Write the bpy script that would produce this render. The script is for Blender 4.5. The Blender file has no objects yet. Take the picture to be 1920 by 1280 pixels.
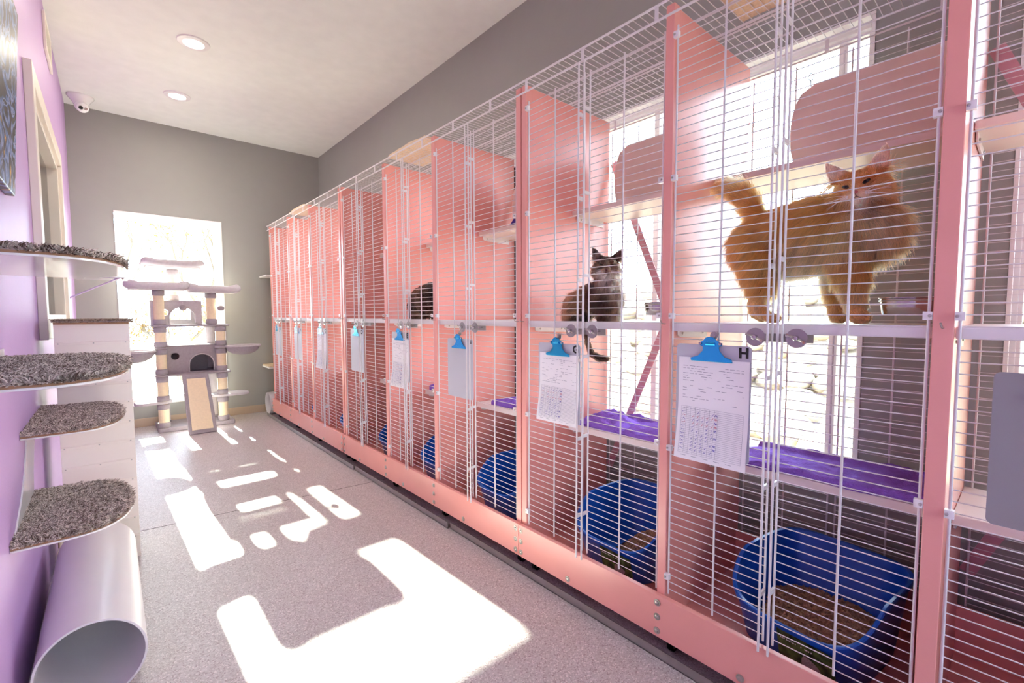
import bpy, bmesh, math, random
import numpy as np
from mathutils import Vector, Matrix, noise
R = math.radians
S = bpy.context.scene
COL = S.collection

# ------------------------------------------------------------------ camera, sky, sun, exposure
def basis(yaw, pitch, roll):
    fw = Vector((math.sin(yaw)*math.cos(pitch), math.cos(yaw)*math.cos(pitch), -math.sin(pitch)))
    r0 = Vector((math.cos(yaw), -math.sin(yaw), 0)); u0 = r0.cross(fw)
    r = r0*math.cos(roll)+u0*math.sin(roll); u = -r0*math.sin(roll)+u0*math.cos(roll)
    return r, u, fw
cd = bpy.data.cameras.new('camera'); cam = bpy.data.objects.new('camera', cd); COL.objects.link(cam)
cd.sensor_fit = 'HORIZONTAL'; cd.sensor_width = 36; cd.lens = 860.7/1920*36
cd.clip_start = .02; cd.clip_end = 300
r_, u_, f_ = basis(R(41.187), R(3.407), R(-.1556))
M = Matrix((r_, u_, -f_)).transposed().to_4x4(); M.translation = Vector((0, 0, 1.145)); cam.matrix_world = M
S.camera = cam

W = bpy.data.worlds.new('world'); S.world = W; W.use_nodes = True
bg = W.node_tree.nodes['Background']; bg.inputs[0].default_value = (.69, .86, .99, 1); bg.inputs[1].default_value = 9
sd = bpy.data.lights.new('sun', 'SUN'); sun = bpy.data.objects.new('sun', sd); COL.objects.link(sun)
sd.energy = 66; sd.angle = R(.7); sd.color = (.92, 1, .83)
SEL = math.atan(.428)
sdir = Vector((.036*math.cos(SEL), -math.cos(SEL), -math.sin(SEL)))
sun.rotation_euler = sdir.to_track_quat('-Z', 'Y').to_euler(); sun.location = (0, 12, 8)
LAMP_W = 4.5
LAMP_COL = (1, .92, .76)
vs = S.view_settings; S.display_settings.display_device = 'sRGB'
vs.view_transform = 'Standard'; vs.look = 'None'; vs.gamma = 1; vs.use_curve_mapping = False
vs.exposure = 0.8
S.cycles.use_denoising = True
S.cycles.max_bounces = 10; S.cycles.diffuse_bounces = 6; S.cycles.glossy_bounces = 4; S.cycles.transparent_max_bounces = 12
S.cycles.caustics_reflective = False; S.cycles.caustics_refractive = False
S.cycles.sample_clamp_indirect = 6

# ------------------------------------------------------------------ materials
def mk(name):
    m = bpy.data.materials.new(name); m.use_nodes = True
    nt = m.node_tree; b = nt.nodes['Principled BSDF']; return m, nt, b
def lin(c):  # sRGB 0..255 -> linear
    return tuple(((v/255)/12.92 if v/255 <= .04045 else ((v/255+.055)/1.055)**2.4) for v in c)
def mat(name, rgb, rough=.5, metal=0, var=.06, vscale=9, bump=0, bscale=200, spec=.5, coat=0, bdist=.002):
    m, nt, b = mk(name); N = nt.nodes; L = nt.links
    c = lin(rgb)
    tc = N.new('ShaderNodeTexCoord')
    nz = N.new('ShaderNodeTexNoise'); nz.inputs['Scale'].default_value = vscale; nz.inputs['Detail'].default_value = 3
    L.new(tc.outputs['Object'], nz.inputs['Vector'])
    mx = N.new('ShaderNodeMix'); mx.data_type = 'RGBA'
    mx.inputs[6].default_value = (*[v*(1-var) for v in c], 1); mx.inputs[7].default_value = (*[min(1, v*(1+var)) for v in c], 1)
    L.new(nz.outputs[0], mx.inputs[0]); L.new(mx.outputs[2], b.inputs['Base Color'])
    b.inputs['Roughness'].default_value = rough; b.inputs['Metallic'].default_value = metal
    b.inputs['Specular IOR Level'].default_value = spec; b.inputs['Coat Weight'].default_value = coat
    if bump:
        n2 = N.new('ShaderNodeTexNoise'); n2.inputs['Scale'].default_value = bscale; n2.inputs['Detail'].default_value = 2
        L.new(tc.outputs['Object'], n2.inputs['Vector'])
        bp = N.new('ShaderNodeBump'); bp.inputs['Strength'].default_value = bump; bp.inputs['Distance'].default_value = bdist
        L.new(n2.outputs[0], bp.inputs['Height']); L.new(bp.outputs[0], b.inputs['Normal'])
    return m
MT = {}
MT['ceil'] = mat('ceiling_paint', (242, 244, 236), .8, bump=.15, bscale=150)
MT['grey'] = mat('grey_wall_paint', (156, 155, 150), .55, bump=.25, bscale=260, var=.03)
MT['purple'] = mat('lilac_wall_paint', (196, 160, 212), .46, bump=.35, bscale=120, var=.03)
MT['pink'] = mat('salmon_pink_paint', (238, 166, 156), .27, bump=.12, bscale=160, var=.04, spec=.6)
MT['brace'] = mat('shaded_pink_strap', (206, 150, 160), .5)  # same pink as the cages, with shade and a lilac cast mixed into the colour
MT['white'] = mat('white_paint', (236, 232, 230), .4, var=.03)
MT['trim'] = mat('cream_trim_paint', (236, 225, 214), .4, var=.02)
MT['rod'] = mat('white_epoxy_wire', (224, 221, 222), .35, var=.02)
MT['plas'] = mat('glossy_white_plastic', (240, 238, 238), .12, var=.02, coat=.3)
MT['pvc'] = mat('white_pvc', (232, 229, 232), .3, var=.04, vscale=5)
MT['siding'] = mat('white_vinyl_siding', (246, 236, 226), .38, var=.02)
MT['steel'] = mat('stainless_steel', (200, 198, 196), .18, 1, var=.05)
MT['zinc'] = mat('zinc_hardware', (190, 186, 180), .32, 1, var=.1)
MT['alu'] = mat('brushed_aluminium', (176, 172, 172), .4, 1, var=.12, vscale=30)
MT['black'] = mat('black_rubber', (24, 22, 24), .5)
MT['dark'] = mat('dark_lens', (10, 10, 14), .1)
MT['blue'] = mat('blue_plastic', (22, 92, 190), .28, var=.04)
MT['clipblue'] = mat('anodised_blue_metal', (60, 185, 240), .24, .85, var=.05)
MT['board'] = mat('grey_clipboard_plastic', (196, 198, 208), .4, var=.02)
MT['dboard'] = mat('dark_grey_clipboard_plastic', (150, 148, 150), .45, var=.03, bump=.1)
MT['paper'] = mat('white_paper', (246, 246, 248), .8, var=.01)
MT['ink'] = mat('grey_print_ink', (150, 152, 166), .8, var=.1)
MT['penblue'] = mat('blue_pen_ink', (60, 60, 170), .7); MT['penred'] = mat('red_pen_ink', (200, 90, 110), .7)
MT['tag'] = mat('black_letter_sticker', (22, 20, 24), .5)
MT['towel'] = mat('purple_fleece', (150, 112, 222), .95, bump=1.0, bscale=170, var=.16, vscale=60, spec=.1, bdist=.006)
MT['darkpurple'] = mat('dark_purple_felt', (66, 44, 140), .9, bump=.4)
MT['plush'] = mat('grey_plush', (200, 193, 196), .95, bump=.8, bscale=350, var=.12, vscale=60, spec=.1)
MT['dplush'] = mat('dark_grey_plush', (164, 155, 159), .95, bump=.8, bscale=350, var=.14, vscale=60, spec=.1)
MT['sisal'] = mat('sisal_rope', (236, 216, 182), .9, bump=.6, bscale=300, var=.1, vscale=60)
MT['mat_tan'] = mat('tan_woven_mat', (228, 208, 176), .9, bump=.9, bscale=180, var=.25, vscale=120)
MT['carpet'] = mat('brown_grey_carpet', (168, 154, 150), .95, bump=.8, bscale=300, var=.3, vscale=150, spec=.1)
MT['wood'] = mat('raw_board_edge', (170, 130, 100), .7, var=.2)
MT['base'] = mat('tan_cove_base', (190, 168, 146), .5, var=.02)
MT['panel'] = mat('tan_melamine', (240, 226, 212), .5, var=.03)
MT['pellet'] = mat('wood_pellet_litter', (176, 138, 104), .9, var=.35, vscale=90)
MT['rock'] = mat('pale_limestone', (158, 146, 130), .9, var=.35, vscale=4, bump=.5, bscale=30)
MT['ground'] = mat('dry_ground', (190, 176, 156), .95, var=.15, vscale=1.5)
MT['bark'] = mat('pale_bark', (92, 84, 74), .9, var=.2)
MT['leaf'] = mat('yellowing_leaves', (112, 86, 44), .8, var=.3, vscale=3)
MT['eye'] = mat('cat_eye', (46, 52, 48), .08); MT['nose'] = mat('cat_nose', (190, 110, 100), .5)
MT['dnose'] = mat('dark_cat_nose', (96, 58, 54), .5)
MT['slot'] = mat('vent_shade_dark', (46, 34, 48), .6)  # near-black colour standing in for the shade inside the air vent
MT['lav'] = mat('lavender_painted_steel', (196, 176, 214), .45)

def floor_mat():
    m, nt, b = mk('speckled_epoxy_floor'); N = nt.nodes; L = nt.links
    tc = N.new('ShaderNodeTexCoord')
    v = N.new('ShaderNodeTexVoronoi'); v.inputs['Scale'].default_value = 260
    L.new(tc.outputs['Object'], v.inputs['Vector'])
    sx = N.new('ShaderNodeSeparateColor'); L.new(v.outputs['Color'], sx.inputs[0])
    rp = N.new('ShaderNodeValToRGB'); e = rp.color_ramp.elements
    e[0].position = 0; e[0].color = (*lin((168, 150, 151)), 1); e[1].position = 1; e[1].color = (*lin((240, 231, 229)), 1)
    k = rp.color_ramp.elements.new(.2); k.color = (*lin((196, 187, 186)), 1)
    k = rp.color_ramp.elements.new(.8); k.color = (*lin((210, 203, 202)), 1)
    L.new(sx.outputs[0], rp.inputs[0])
    n = N.new('ShaderNodeTexNoise'); n.inputs['Scale'].default_value = 2.2; n.inputs['Detail'].default_value = 4
    L.new(tc.outputs['Object'], n.inputs['Vector'])
    mx = N.new('ShaderNodeMix'); mx.data_type = 'RGBA'; mx.blend_type = 'MULTIPLY'; mx.inputs[0].default_value = .12
    L.new(rp.outputs[0], mx.inputs[6]); L.new(n.outputs[0], mx.inputs[7]); L.new(mx.outputs[2], b.inputs['Base Color'])
    b.inputs['Roughness'].default_value = .36; b.inputs['Specular IOR Level'].default_value = .55
    n2 = N.new('ShaderNodeTexNoise'); n2.inputs['Scale'].default_value = 170; n2.inputs['Detail'].default_value = 2
    L.new(tc.outputs['Object'], n2.inputs['Vector'])
    bp = N.new('ShaderNodeBump'); bp.inputs['Strength'].default_value = .35; bp.inputs['Distance'].default_value = .0022
    L.new(n2.outputs[0], bp.inputs['Height']); L.new(bp.outputs[0], b.inputs['Normal'])
    return m
MT['floor'] = floor_mat()
def glass_mat(name, tint=(1, 1, 1), refl=1.45):
    m = bpy.data.materials.new(name); m.use_nodes = True; nt = m.node_tree; N = nt.nodes; L = nt.links
    N.clear(); o = N.new('ShaderNodeOutputMaterial'); t = N.new('ShaderNodeBsdfTransparent'); g = N.new('ShaderNodeBsdfGlossy')
    t.inputs[0].default_value = (*tint, 1); g.inputs['Roughness'].default_value = .01
    f = N.new('ShaderNodeFresnel'); f.inputs[0].default_value = refl
    mx = N.new('ShaderNodeMixShader'); L.new(f.outputs[0], mx.inputs[0]); L.new(t.outputs[0], mx.inputs[1]); L.new(g.outputs[0], mx.inputs[2])
    L.new(mx.outputs[0], o.inputs[0]); return m
MT['glass'] = glass_mat('window_glass'); MT['dglass'] = glass_mat('interior_glass', (.7, .7, .72), 2.2)
def emit_mat(name, col, s):
    m, nt, b = mk(name); b.inputs['Emission Color'].default_value = (*col, 1); b.inputs['Emission Strength'].default_value = s
    b.inputs['Base Color'].default_value = (.9, .9, .9, 1); return m
MT['lamp'] = emit_mat('lit_diffuser', (1, .93, .84), 6)
def fur_mat(name, rough=.55):
    m, nt, b = mk(name); a = nt.nodes.new('ShaderNodeAttribute'); a.attribute_name = 'fur_color'
    nt.links.new(a.outputs['Color'], b.inputs['Base Color']); b.inputs['Roughness'].default_value = rough
    b.inputs['Specular IOR Level'].default_value = .25; return m
MT['fur'] = fur_mat('cat_skin_fur')
def hair_mat(name):
    m, nt, b = mk(name); N = nt.nodes; h = N.new('ShaderNodeBsdfHairPrincipled'); h.parametrization = 'COLOR'
    a = N.new('ShaderNodeAttribute'); a.attribute_name = 'fur_color'; nt.links.new(a.outputs['Color'], h.inputs['Color'])
    h.inputs['Roughness'].default_value = .38; h.inputs['Radial Roughness'].default_value = .55; h.inputs['Coat'].default_value = 0
    nt.links.new(h.outputs[0], N['Material Output'].inputs['Surface']); return m
MT['furhair'] = hair_mat('cat_fur'); MT['pile'] = fur_mat('carpet_pile', .9)
def art_mat():
    m, nt, b = mk('abstract_painting'); N = nt.nodes; L = nt.links
    tc = N.new('ShaderNodeTexCoord'); w = N.new('ShaderNodeTexNoise'); w.inputs['Scale'].default_value = 7
    w.inputs['Detail'].default_value = 5; w.inputs['Distortion'].default_value = 2.5
    L.new(tc.outputs['Object'], w.inputs['Vector'])
    rp = N.new('ShaderNodeValToRGB'); cr = rp.color_ramp
    cr.elements[0].position = .30; cr.elements[0].color = (*lin((40, 34, 36)), 1)
    cr.elements[1].position = .72; cr.elements[1].color = (*lin((226, 170, 60)), 1)
    for p, c in ((.44, (64, 52, 52)), (.50, (70, 110, 170)), (.55, (150, 160, 200)), (.58, (52, 44, 48)), (.66, (70, 60, 66))):
        k = cr.elements.new(p); k.color = (*lin(c), 1)
    L.new(w.outputs[0], rp.inputs[0]); L.new(rp.outputs[0], b.inputs['Base Color']); b.inputs['Roughness'].default_value = .35
    bp = N.new('ShaderNodeBump'); bp.inputs['Strength'].default_value = .4; bp.inputs['Distance'].default_value = .004
    L.new(w.outputs[0], bp.inputs['Height']); L.new(bp.outputs[0], b.inputs['Normal']); return m
MT['art'] = art_mat()
def grass_mat():
    m, nt, b = mk('green_grass_print'); N = nt.nodes; L = nt.links
    tc = N.new('ShaderNodeTexCoord'); w = N.new('ShaderNodeTexNoise'); w.inputs['Scale'].default_value = 40
    L.new(tc.outputs['Object'], w.inputs['Vector'])
    rp = N.new('ShaderNodeValToRGB'); rp.color_ramp.elements[0].position = .35; rp.color_ramp.elements[0].color = (*lin((40, 62, 30)), 1)
    rp.color_ramp.elements[1].position = .65; rp.color_ramp.elements[1].color = (*lin((104, 140, 70)), 1)
    L.new(w.outputs[0], rp.inputs[0]); L.new(rp.outputs[0], b.inputs['Base Color']); return m
MT['grass'] = grass_mat()

# ------------------------------------------------------------------ mesh helpers
class MB:
    def __init__(s): s.v = []; s.f = []
    def add(s, vs, fs):
        o = len(s.v); s.v += [tuple(p) for p in vs]; s.f += [tuple(i+o for i in f) for f in fs]; return s
    def box(s, x0, x1, y0, y1, z0, z1):
        return s.add([(x0,y0,z0),(x1,y0,z0),(x1,y1,z0),(x0,y1,z0),(x0,y0,z1),(x1,y0,z1),(x1,y1,z1),(x0,y1,z1)],
                     [(0,3,2,1),(4,5,6,7),(0,1,5,4),(1,2,6,5),(2,3,7,6),(3,0,4,7)])
    def cyl(s, a, b, r, n=8, r2=None):
        a = Vector(a); b = Vector(b); r2 = r if r2 is None else r2
        d = (b-a).normalized(); t = d.orthogonal().normalized(); w = d.cross(t)
        vs = []
        for p, q in ((a, r), (b, r2)):
            for i in range(n):
                an = 2*math.pi*i/n; vs.append(p+t*(q*math.cos(an))+w*(q*math.sin(an)))
        fs = [(i, (i+1) % n, n+(i+1) % n, n+i) for i in range(n)]+[tuple(range(n-1, -1, -1)), tuple(range(n, 2*n))]
        return s.add(vs, fs)
    def tube(s, pts, r, n=8, closed=False):
        P = [Vector(p) for p in pts]; k = len(P); rr = r if isinstance(r, (list, tuple)) else [r]*k
        vs = []; t0 = None
        for i in range(k):
            a = P[i-1] if (i > 0 or closed) else P[i]; b = P[(i+1) % k] if (i < k-1 or closed) else P[i]
            d = (b-a).normalized()
            if t0 is None: t0 = d.orthogonal().normalized()
            t0 = (t0-d*t0.dot(d)).normalized(); w = d.cross(t0)
            for j in range(n):
                an = 2*math.pi*j/n; vs.append(P[i]+t0*(rr[i]*math.cos(an))+w*(rr[i]*math.sin(an)))
        fs = []
        for i in range(k if closed else k-1):
            i2 = (i+1) % k
            for j in range(n): fs.append((i*n+j, i*n+(j+1) % n, i2*n+(j+1) % n, i2*n+j))
        if not closed: fs += [tuple(range(n-1, -1, -1)), tuple(range((k-1)*n, k*n))]
        return s.add(vs, fs)
    def lathe(s, prof, c, axis=(0, 0, 1), n=24, caps=True):
        d = Vector(axis).normalized(); t = d.orthogonal().normalized(); w = d.cross(t); c = Vector(c)
        vs = []
        for r, h in prof:
            for j in range(n):
                an = 2*math.pi*j/n; vs.append(c+d*h+t*(r*math.cos(an))+w*(r*math.sin(an)))
        fs = []
        for i in range(len(prof)-1):
            for j in range(n): fs.append((i*n+j, i*n+(j+1) % n, (i+1)*n+(j+1) % n, (i+1)*n+j))
        if caps: fs += [tuple(range(n-1, -1, -1)), tuple(range((len(prof)-1)*n, len(prof)*n))]
        return s.add(vs, fs)
    def prism(s, poly, d):   # poly: list of 3D points, extruded by vector d
        n = len(poly); d = Vector(d); A = [Vector(p) for p in poly]; B = [p+d for p in A]
        return s.add(A+B, [tuple(range(n-1, -1, -1)), tuple(range(n, 2*n))]+[(i, (i+1) % n, n+(i+1) % n, n+i) for i in range(n)])
    def ball(s, c, r, n=10, m=7):
        if not isinstance(r, (tuple, list)): r = (r, r, r)
        vs = [(c[0], c[1], c[2]-r[2])]
        for i in range(1, m):
            a = -math.pi/2+math.pi*i/m
            for j in range(n):
                b = 2*math.pi*j/n; vs.append((c[0]+r[0]*math.cos(a)*math.cos(b), c[1]+r[1]*math.cos(a)*math.sin(b), c[2]+r[2]*math.sin(a)))
        vs.append((c[0], c[1], c[2]+r[2])); L = len(vs)-1
        fs = [(0, 1+(j+1) % n, 1+j) for j in range(n)]
        for i in range(m-2):
            for j in range(n): fs.append((1+i*n+j, 1+i*n+(j+1) % n, 1+(i+1)*n+(j+1) % n, 1+(i+1)*n+j))
        fs += [(1+(m-2)*n+j, 1+(m-2)*n+(j+1) % n, L) for j in range(n)]
        return s.add(vs, fs)
    def mesh(s, name, org=(0, 0, 0), mat_=None, smooth=None, fix=True):
        me = bpy.data.meshes.new(name); o = Vector(org)
        me.from_pydata([Vector(p)-o for p in s.v], [], s.f)
        if fix:
            bm = bmesh.new(); bm.from_mesh(me); bmesh.ops.recalc_face_normals(bm, faces=bm.faces); bm.to_mesh(me); bm.free()
        if smooth:
            me.shade_smooth()
            if smooth < 180: me.set_sharp_from_angle(angle=R(smooth))
        if mat_ is not None: me.materials.append(mat_ if not isinstance(mat_, str) else MT[mat_])
        return me
ORG = {}
def link(name, data, parent=None, loc=(0, 0, 0)):
    o = bpy.data.objects.new(name, data); COL.objects.link(o); o.location = loc
    if parent is not None: o.parent = parent
    return o
def worg(o):
    v = Vector((0, 0, 0))
    while o is not None: v += o.location; o = o.parent
    return v
def build(mb, name, m, parent=None, smooth=40, bevel=0, org=None, fix=True):
    """one mesh object; vertices given in world coordinates"""
    if parent is not None: og = worg(parent)
    else: og = Vector(org) if org is not None else Vector((0, 0, 0))
    me = mb.mesh(name, og, m, smooth, fix)
    o = link(name, me, parent, (0, 0, 0) if parent is not None else og)
    if bevel:
        b = o.modifiers.new('bevel', 'BEVEL'); b.width = bevel; b.segments = 2; b.limit_method = 'ANGLE'; b.angle_limit = R(50)
    return o
def tag(o, label, cat, group=None):
    o['label'] = label; o['category'] = cat
    if group: o['group'] = group
    return o
def thing(name, loc, label, cat, group=None):
    o = bpy.data.objects.new(name, None); COL.objects.link(o); o.location = loc; o.empty_display_size = .05
    return tag(o, label, cat, group)
def struct(o): o['kind'] = 'structure'; return o
def stuff(o): o['kind'] = 'stuff'; return o
rnd = random.Random(7)
def text_mesh(body, size, m, off=0):
    fc = bpy.data.curves.new('text', 'FONT'); fc.body = body; fc.size = size; fc.extrude = .0003; fc.offset = off
    fc.align_x = 'CENTER' if len(body) == 1 else 'LEFT'
    o = bpy.data.objects.new('text', fc); COL.objects.link(o); bpy.context.view_layer.update()
    me = bpy.data.meshes.new_from_object(o.evaluated_get(bpy.context.evaluated_depsgraph_get()))
    bpy.data.objects.remove(o); bpy.data.curves.remove(fc); me.materials.clear(); me.materials.append(m); me.name = 'text'; return me

def hair(name, parent, roots, tips_fn, n_pts, cols, m, r0, r1, org=None):
    """hair strands as a Curves object. roots Nx3 world; tips_fn -> list of N x3 arrays for each point"""
    og = worg(parent) if parent is not None else Vector(org or (0, 0, 0))
    n = len(roots); hc = bpy.data.hair_curves.new(name); hc.add_curves([n_pts]*n)
    P = np.stack(tips_fn, axis=1)-np.array(og)[None, None, :]
    hc.attributes['position'].data.foreach_set('vector', P.reshape(-1).astype(np.float32)) if 'position' in hc.attributes else hc.points.foreach_set('position', P.reshape(-1).astype(np.float32))
    ra = hc.attributes.get('radius') or hc.attributes.new('radius', 'FLOAT', 'POINT')
    t = np.linspace(0, 1, n_pts); rr = np.tile(r0*(1-t)+r1*t, n).astype(np.float32); ra.data.foreach_set('value', rr)
    ca = hc.attributes.new('fur_color', 'FLOAT_COLOR', 'CURVE')
    c4 = np.ones((n, 4), np.float32); c4[:, :3] = cols; ca.data.foreach_set('color', c4.reshape(-1))
    hc.materials.append(m)
    return link(name, hc, parent)

# ------------------------------------------------------------------ room shell
XL, XR, YB, YF, ZC = -.237, 2.04, 6.0, -2.6, 3.1
def wall_with_holes(name, axis, pos, thick, a0, a1, z0, z1, holes, m):
    """wall slab in plane axis=pos (front face) with rectangular holes (a0,a1,z0,z1)"""
    mb = MB(); As = sorted({a0, a1, *[h[0] for h in holes], *[h[1] for h in holes]}); Zs = sorted({z0, z1, *[h[2] for h in holes], *[h[3] for h in holes]})
    for i in range(len(As)-1):
        for j in range(len(Zs)-1):
            ca, cz = (As[i]+As[i+1])/2, (Zs[j]+Zs[j+1])/2
            if any(h[0] < ca < h[1] and h[2] < cz < h[3] for h in holes): continue
            p, q = sorted((pos, pos+thick))
            if axis == 'X': mb.box(p, q, As[i], As[i+1], Zs[j], Zs[j+1])
            else: mb.box(As[i], As[i+1], p, q, Zs[j], Zs[j+1])
    return struct(build(mb, name, m, smooth=None))
struct(build(MB().box(XL-.15, XR+.15, YF-.15, YB+.15, -.06, 0), 'floor', MT['floor'], smooth=None))
struct(build(MB().box(XL-.15, XR+.15, YF-.15, YB+.15, ZC, ZC+.1), 'ceiling', MT['ceil'], smooth=None))
WR = [(.41, 2.10, .52, 2.19), (2.24, 2.98, .52, 2.19), (3.75, 5.3, .52, 2.19), (-1.35, .064, .52, 2.19)]
BW = (.068, .975, .22, 2.172)
LW = (2.98, 4.43, 1.12, 2.16)
wall_with_holes('wall_right', 'X', XR, .14, YF, YB, 0, ZC, WR, MT['grey'])
wall_with_holes('wall_back', 'Y', YB, .14, XL, XR, 0, ZC, [BW], MT['grey'])
wall_with_holes('wall_left', 'X', XL, -.14, YF, YB, 0, ZC, [LW], MT['purple'])
FILL_WIN = (-.05, 1.05, .85, 2.55)  # added opening behind the camera, out of view, to let in fill daylight
wall_with_holes('wall_front', 'Y', YF, -.14, XL, XR, 0, ZC, [FILL_WIN], MT['grey'])
def cove(name, mb): return struct(build(mb, name, MT['base'], smooth=None, bevel=.003))
cove('baseboard_back', MB().box(XL, XR, YB-.008, YB, 0, .088))
cove('baseboard_left', MB().box(XL, XL+.006, 3.12, YB, 0, .088))
cove('baseboard_right', MB().box(XR-.006, XR, YF, YB-.01, 0, .088))
jb = MB(); jb.prism([(XL+.02, 3.118, .0004), (1.95, 2.882, .0004), (1.95, 2.886, .0004), (XL+.02, 3.122, .0004)], (0, 0, .0004))
struct(build(jb, 'trim_1', mat('floor_joint', (66, 56, 56), .8), smooth=None))

def window(n, axis, pos, out, a0, a1, z0, z1, fw, mull=()):
    """white vinyl window: frame with panes set back in the wall; out = +1 direction to the outside"""
    root = bpy.data.objects.new('window_%d' % n, None); COL.objects.link(root); root['kind'] = 'structure'
    mid = (a0+a1)/2
    root.location = (pos, mid, z0) if axis == 'X' else (mid, pos, z0)
    def bx(mb, A0, A1, d0, d1, Z0, Z1):
        p, q = sorted((pos+out*d0, pos+out*d1))
        return mb.box(p, q, A0, A1, Z0, Z1) if axis == 'X' else mb.box(A0, A1, p, q, Z0, Z1)
    fr = MB(); e = .002
    for d0, d1, w, ins in ((.055, .13, fw, e), (.075, .115, fw*.55, fw)):
        A0, A1, Z0, Z1 = a0+ins, a1-ins, z0+ins, z1-ins
        bx(fr, A0, A0+w, d0, d1, Z0, Z1); bx(fr, A1-w, A1, d0, d1, Z0, Z1)
        bx(fr, A0+w, A1-w, d0, d1, Z0, Z0+w); bx(fr, A0+w, A1-w, d0, d1, Z1-w, Z1)
    build(fr, 'window_frame', MT['white'], root, smooth=None, bevel=.002)
    lv = MB()   # thin white reveal lining, projecting a little past the wall
    for (A0, A1, Z0, Z1) in ((a0, a0+.012, z0+.012, z1-.012), (a1-.012, a1, z0+.012, z1-.012), (a0, a1, z1-.012, z1), (a0, a1, z0, z0+.012)):
        bx(lv, A0+.001, A1-.001, -.006, .054, Z0+.001, Z1-.001)
    build(lv, 'window_reveal', MT['white'], root, smooth=None)
    for k in mull:
        mm = MB(); bx(mm, k-.014, k+.014, .07, .12, z0+fw, z1-fw); build(mm, 'mullion', MT['white'], root, smooth=None, bevel=.002)
    g = MB(); bx(g, a0+fw, a1-fw, .093, .097, z0+fw, z1-fw); build(g, 'pane', MT['glass'], root, smooth=None)
    return root
window(1, 'Y', YB, 1, *BW, .045)
window(2, 'X', XR, 1, *WR[0], .022, (.52, 1.3))
window(3, 'X', XR, 1, *WR[1], .022, (2.76,))
window(4, 'X', XR, 1, *WR[2], .022, (4.6,))
window(5, 'X', XR, 1, *WR[3], .022, (-.6,))
window(7, 'Y', YF, -1, *FILL_WIN, .05, (.5,))  # unseen window, added so sky light fills the foreground
# interior window in the lilac wall
iw = bpy.data.objects.new('window_6', None); COL.objects.link(iw); iw['kind'] = 'structure'; iw.location = (XL, 3.77, 1.1)
fr = MB(); y0, y1, z0, z1 = LW; t = .085
for (A0, A1, Z0, Z1) in ((y0-t, y0, z0-t, z1+t), (y1, y1+t, z0-t, z1+t), (y0, y1, z1, z1+t), (y0, y1, z0-t, z0)):
    fr.box(XL, XL+.03, A0, A1, Z0, Z1)
for (A0, A1, Z0, Z1) in ((y0, y0+.03, z0, z1), (y1-.03, y1, z0, z1), (y0+.03, y1-.03, z1-.03, z1), (y0+.03, y1-.03, z0, z0+.03)):
    fr.box(XL-.05, XL+.012, A0, A1, Z0, Z1)
build(fr, 'window_frame', MT['trim'], iw, smooth=None, bevel=.003)
build(MB().box(XL-.045, XL-.04, y0+.03, y1-.03, z0+.03, z1-.03), 'pane', MT['dglass'], iw, smooth=None)
build(MB().box(XL-.9, XL-.89, y0-1.2, y1+1.2, 0, ZC), 'far_room_wall', MT['grey'], iw, smooth=None)

# recessed downlights, a row along the room
def downlight(x, y, label):
    t = thing('recessed_downlight', (x, y, ZC), label, 'ceiling light', 'recessed ceiling downlights')
    build(MB().lathe([(.062, -.004), (.066, -.012), (.098, -.008), (.102, 0), (.066, 0), (.062, -.001)], (x, y, ZC), caps=False, n=32), 'trim_ring', MT['white'], t, smooth=50)
    build(MB().lathe([(.064, -.002), (.064, -.006)], (x, y, ZC), n=32), 'diffuser', MT['lamp'], t)
    ld = bpy.data.lights.new('downlight_lamp', 'AREA'); ld.shape = 'DISK'; ld.size = .12; ld.energy = LAMP_W; ld.color = LAMP_COL
    lo = bpy.data.objects.new('downlight_lamp', ld); COL.objects.link(lo); lo.parent = t; lo.location = (0, 0, -.016)
downlight(.535, 4.08, 'lit round white ceiling downlight, the nearer of the two in view')
downlight(.535, 5.14, 'lit round white ceiling downlight nearer the grey end wall')
for y in (3.02,): downlight(.535, y, 'lit round white ceiling downlight further along the row, above the picture')

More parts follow.
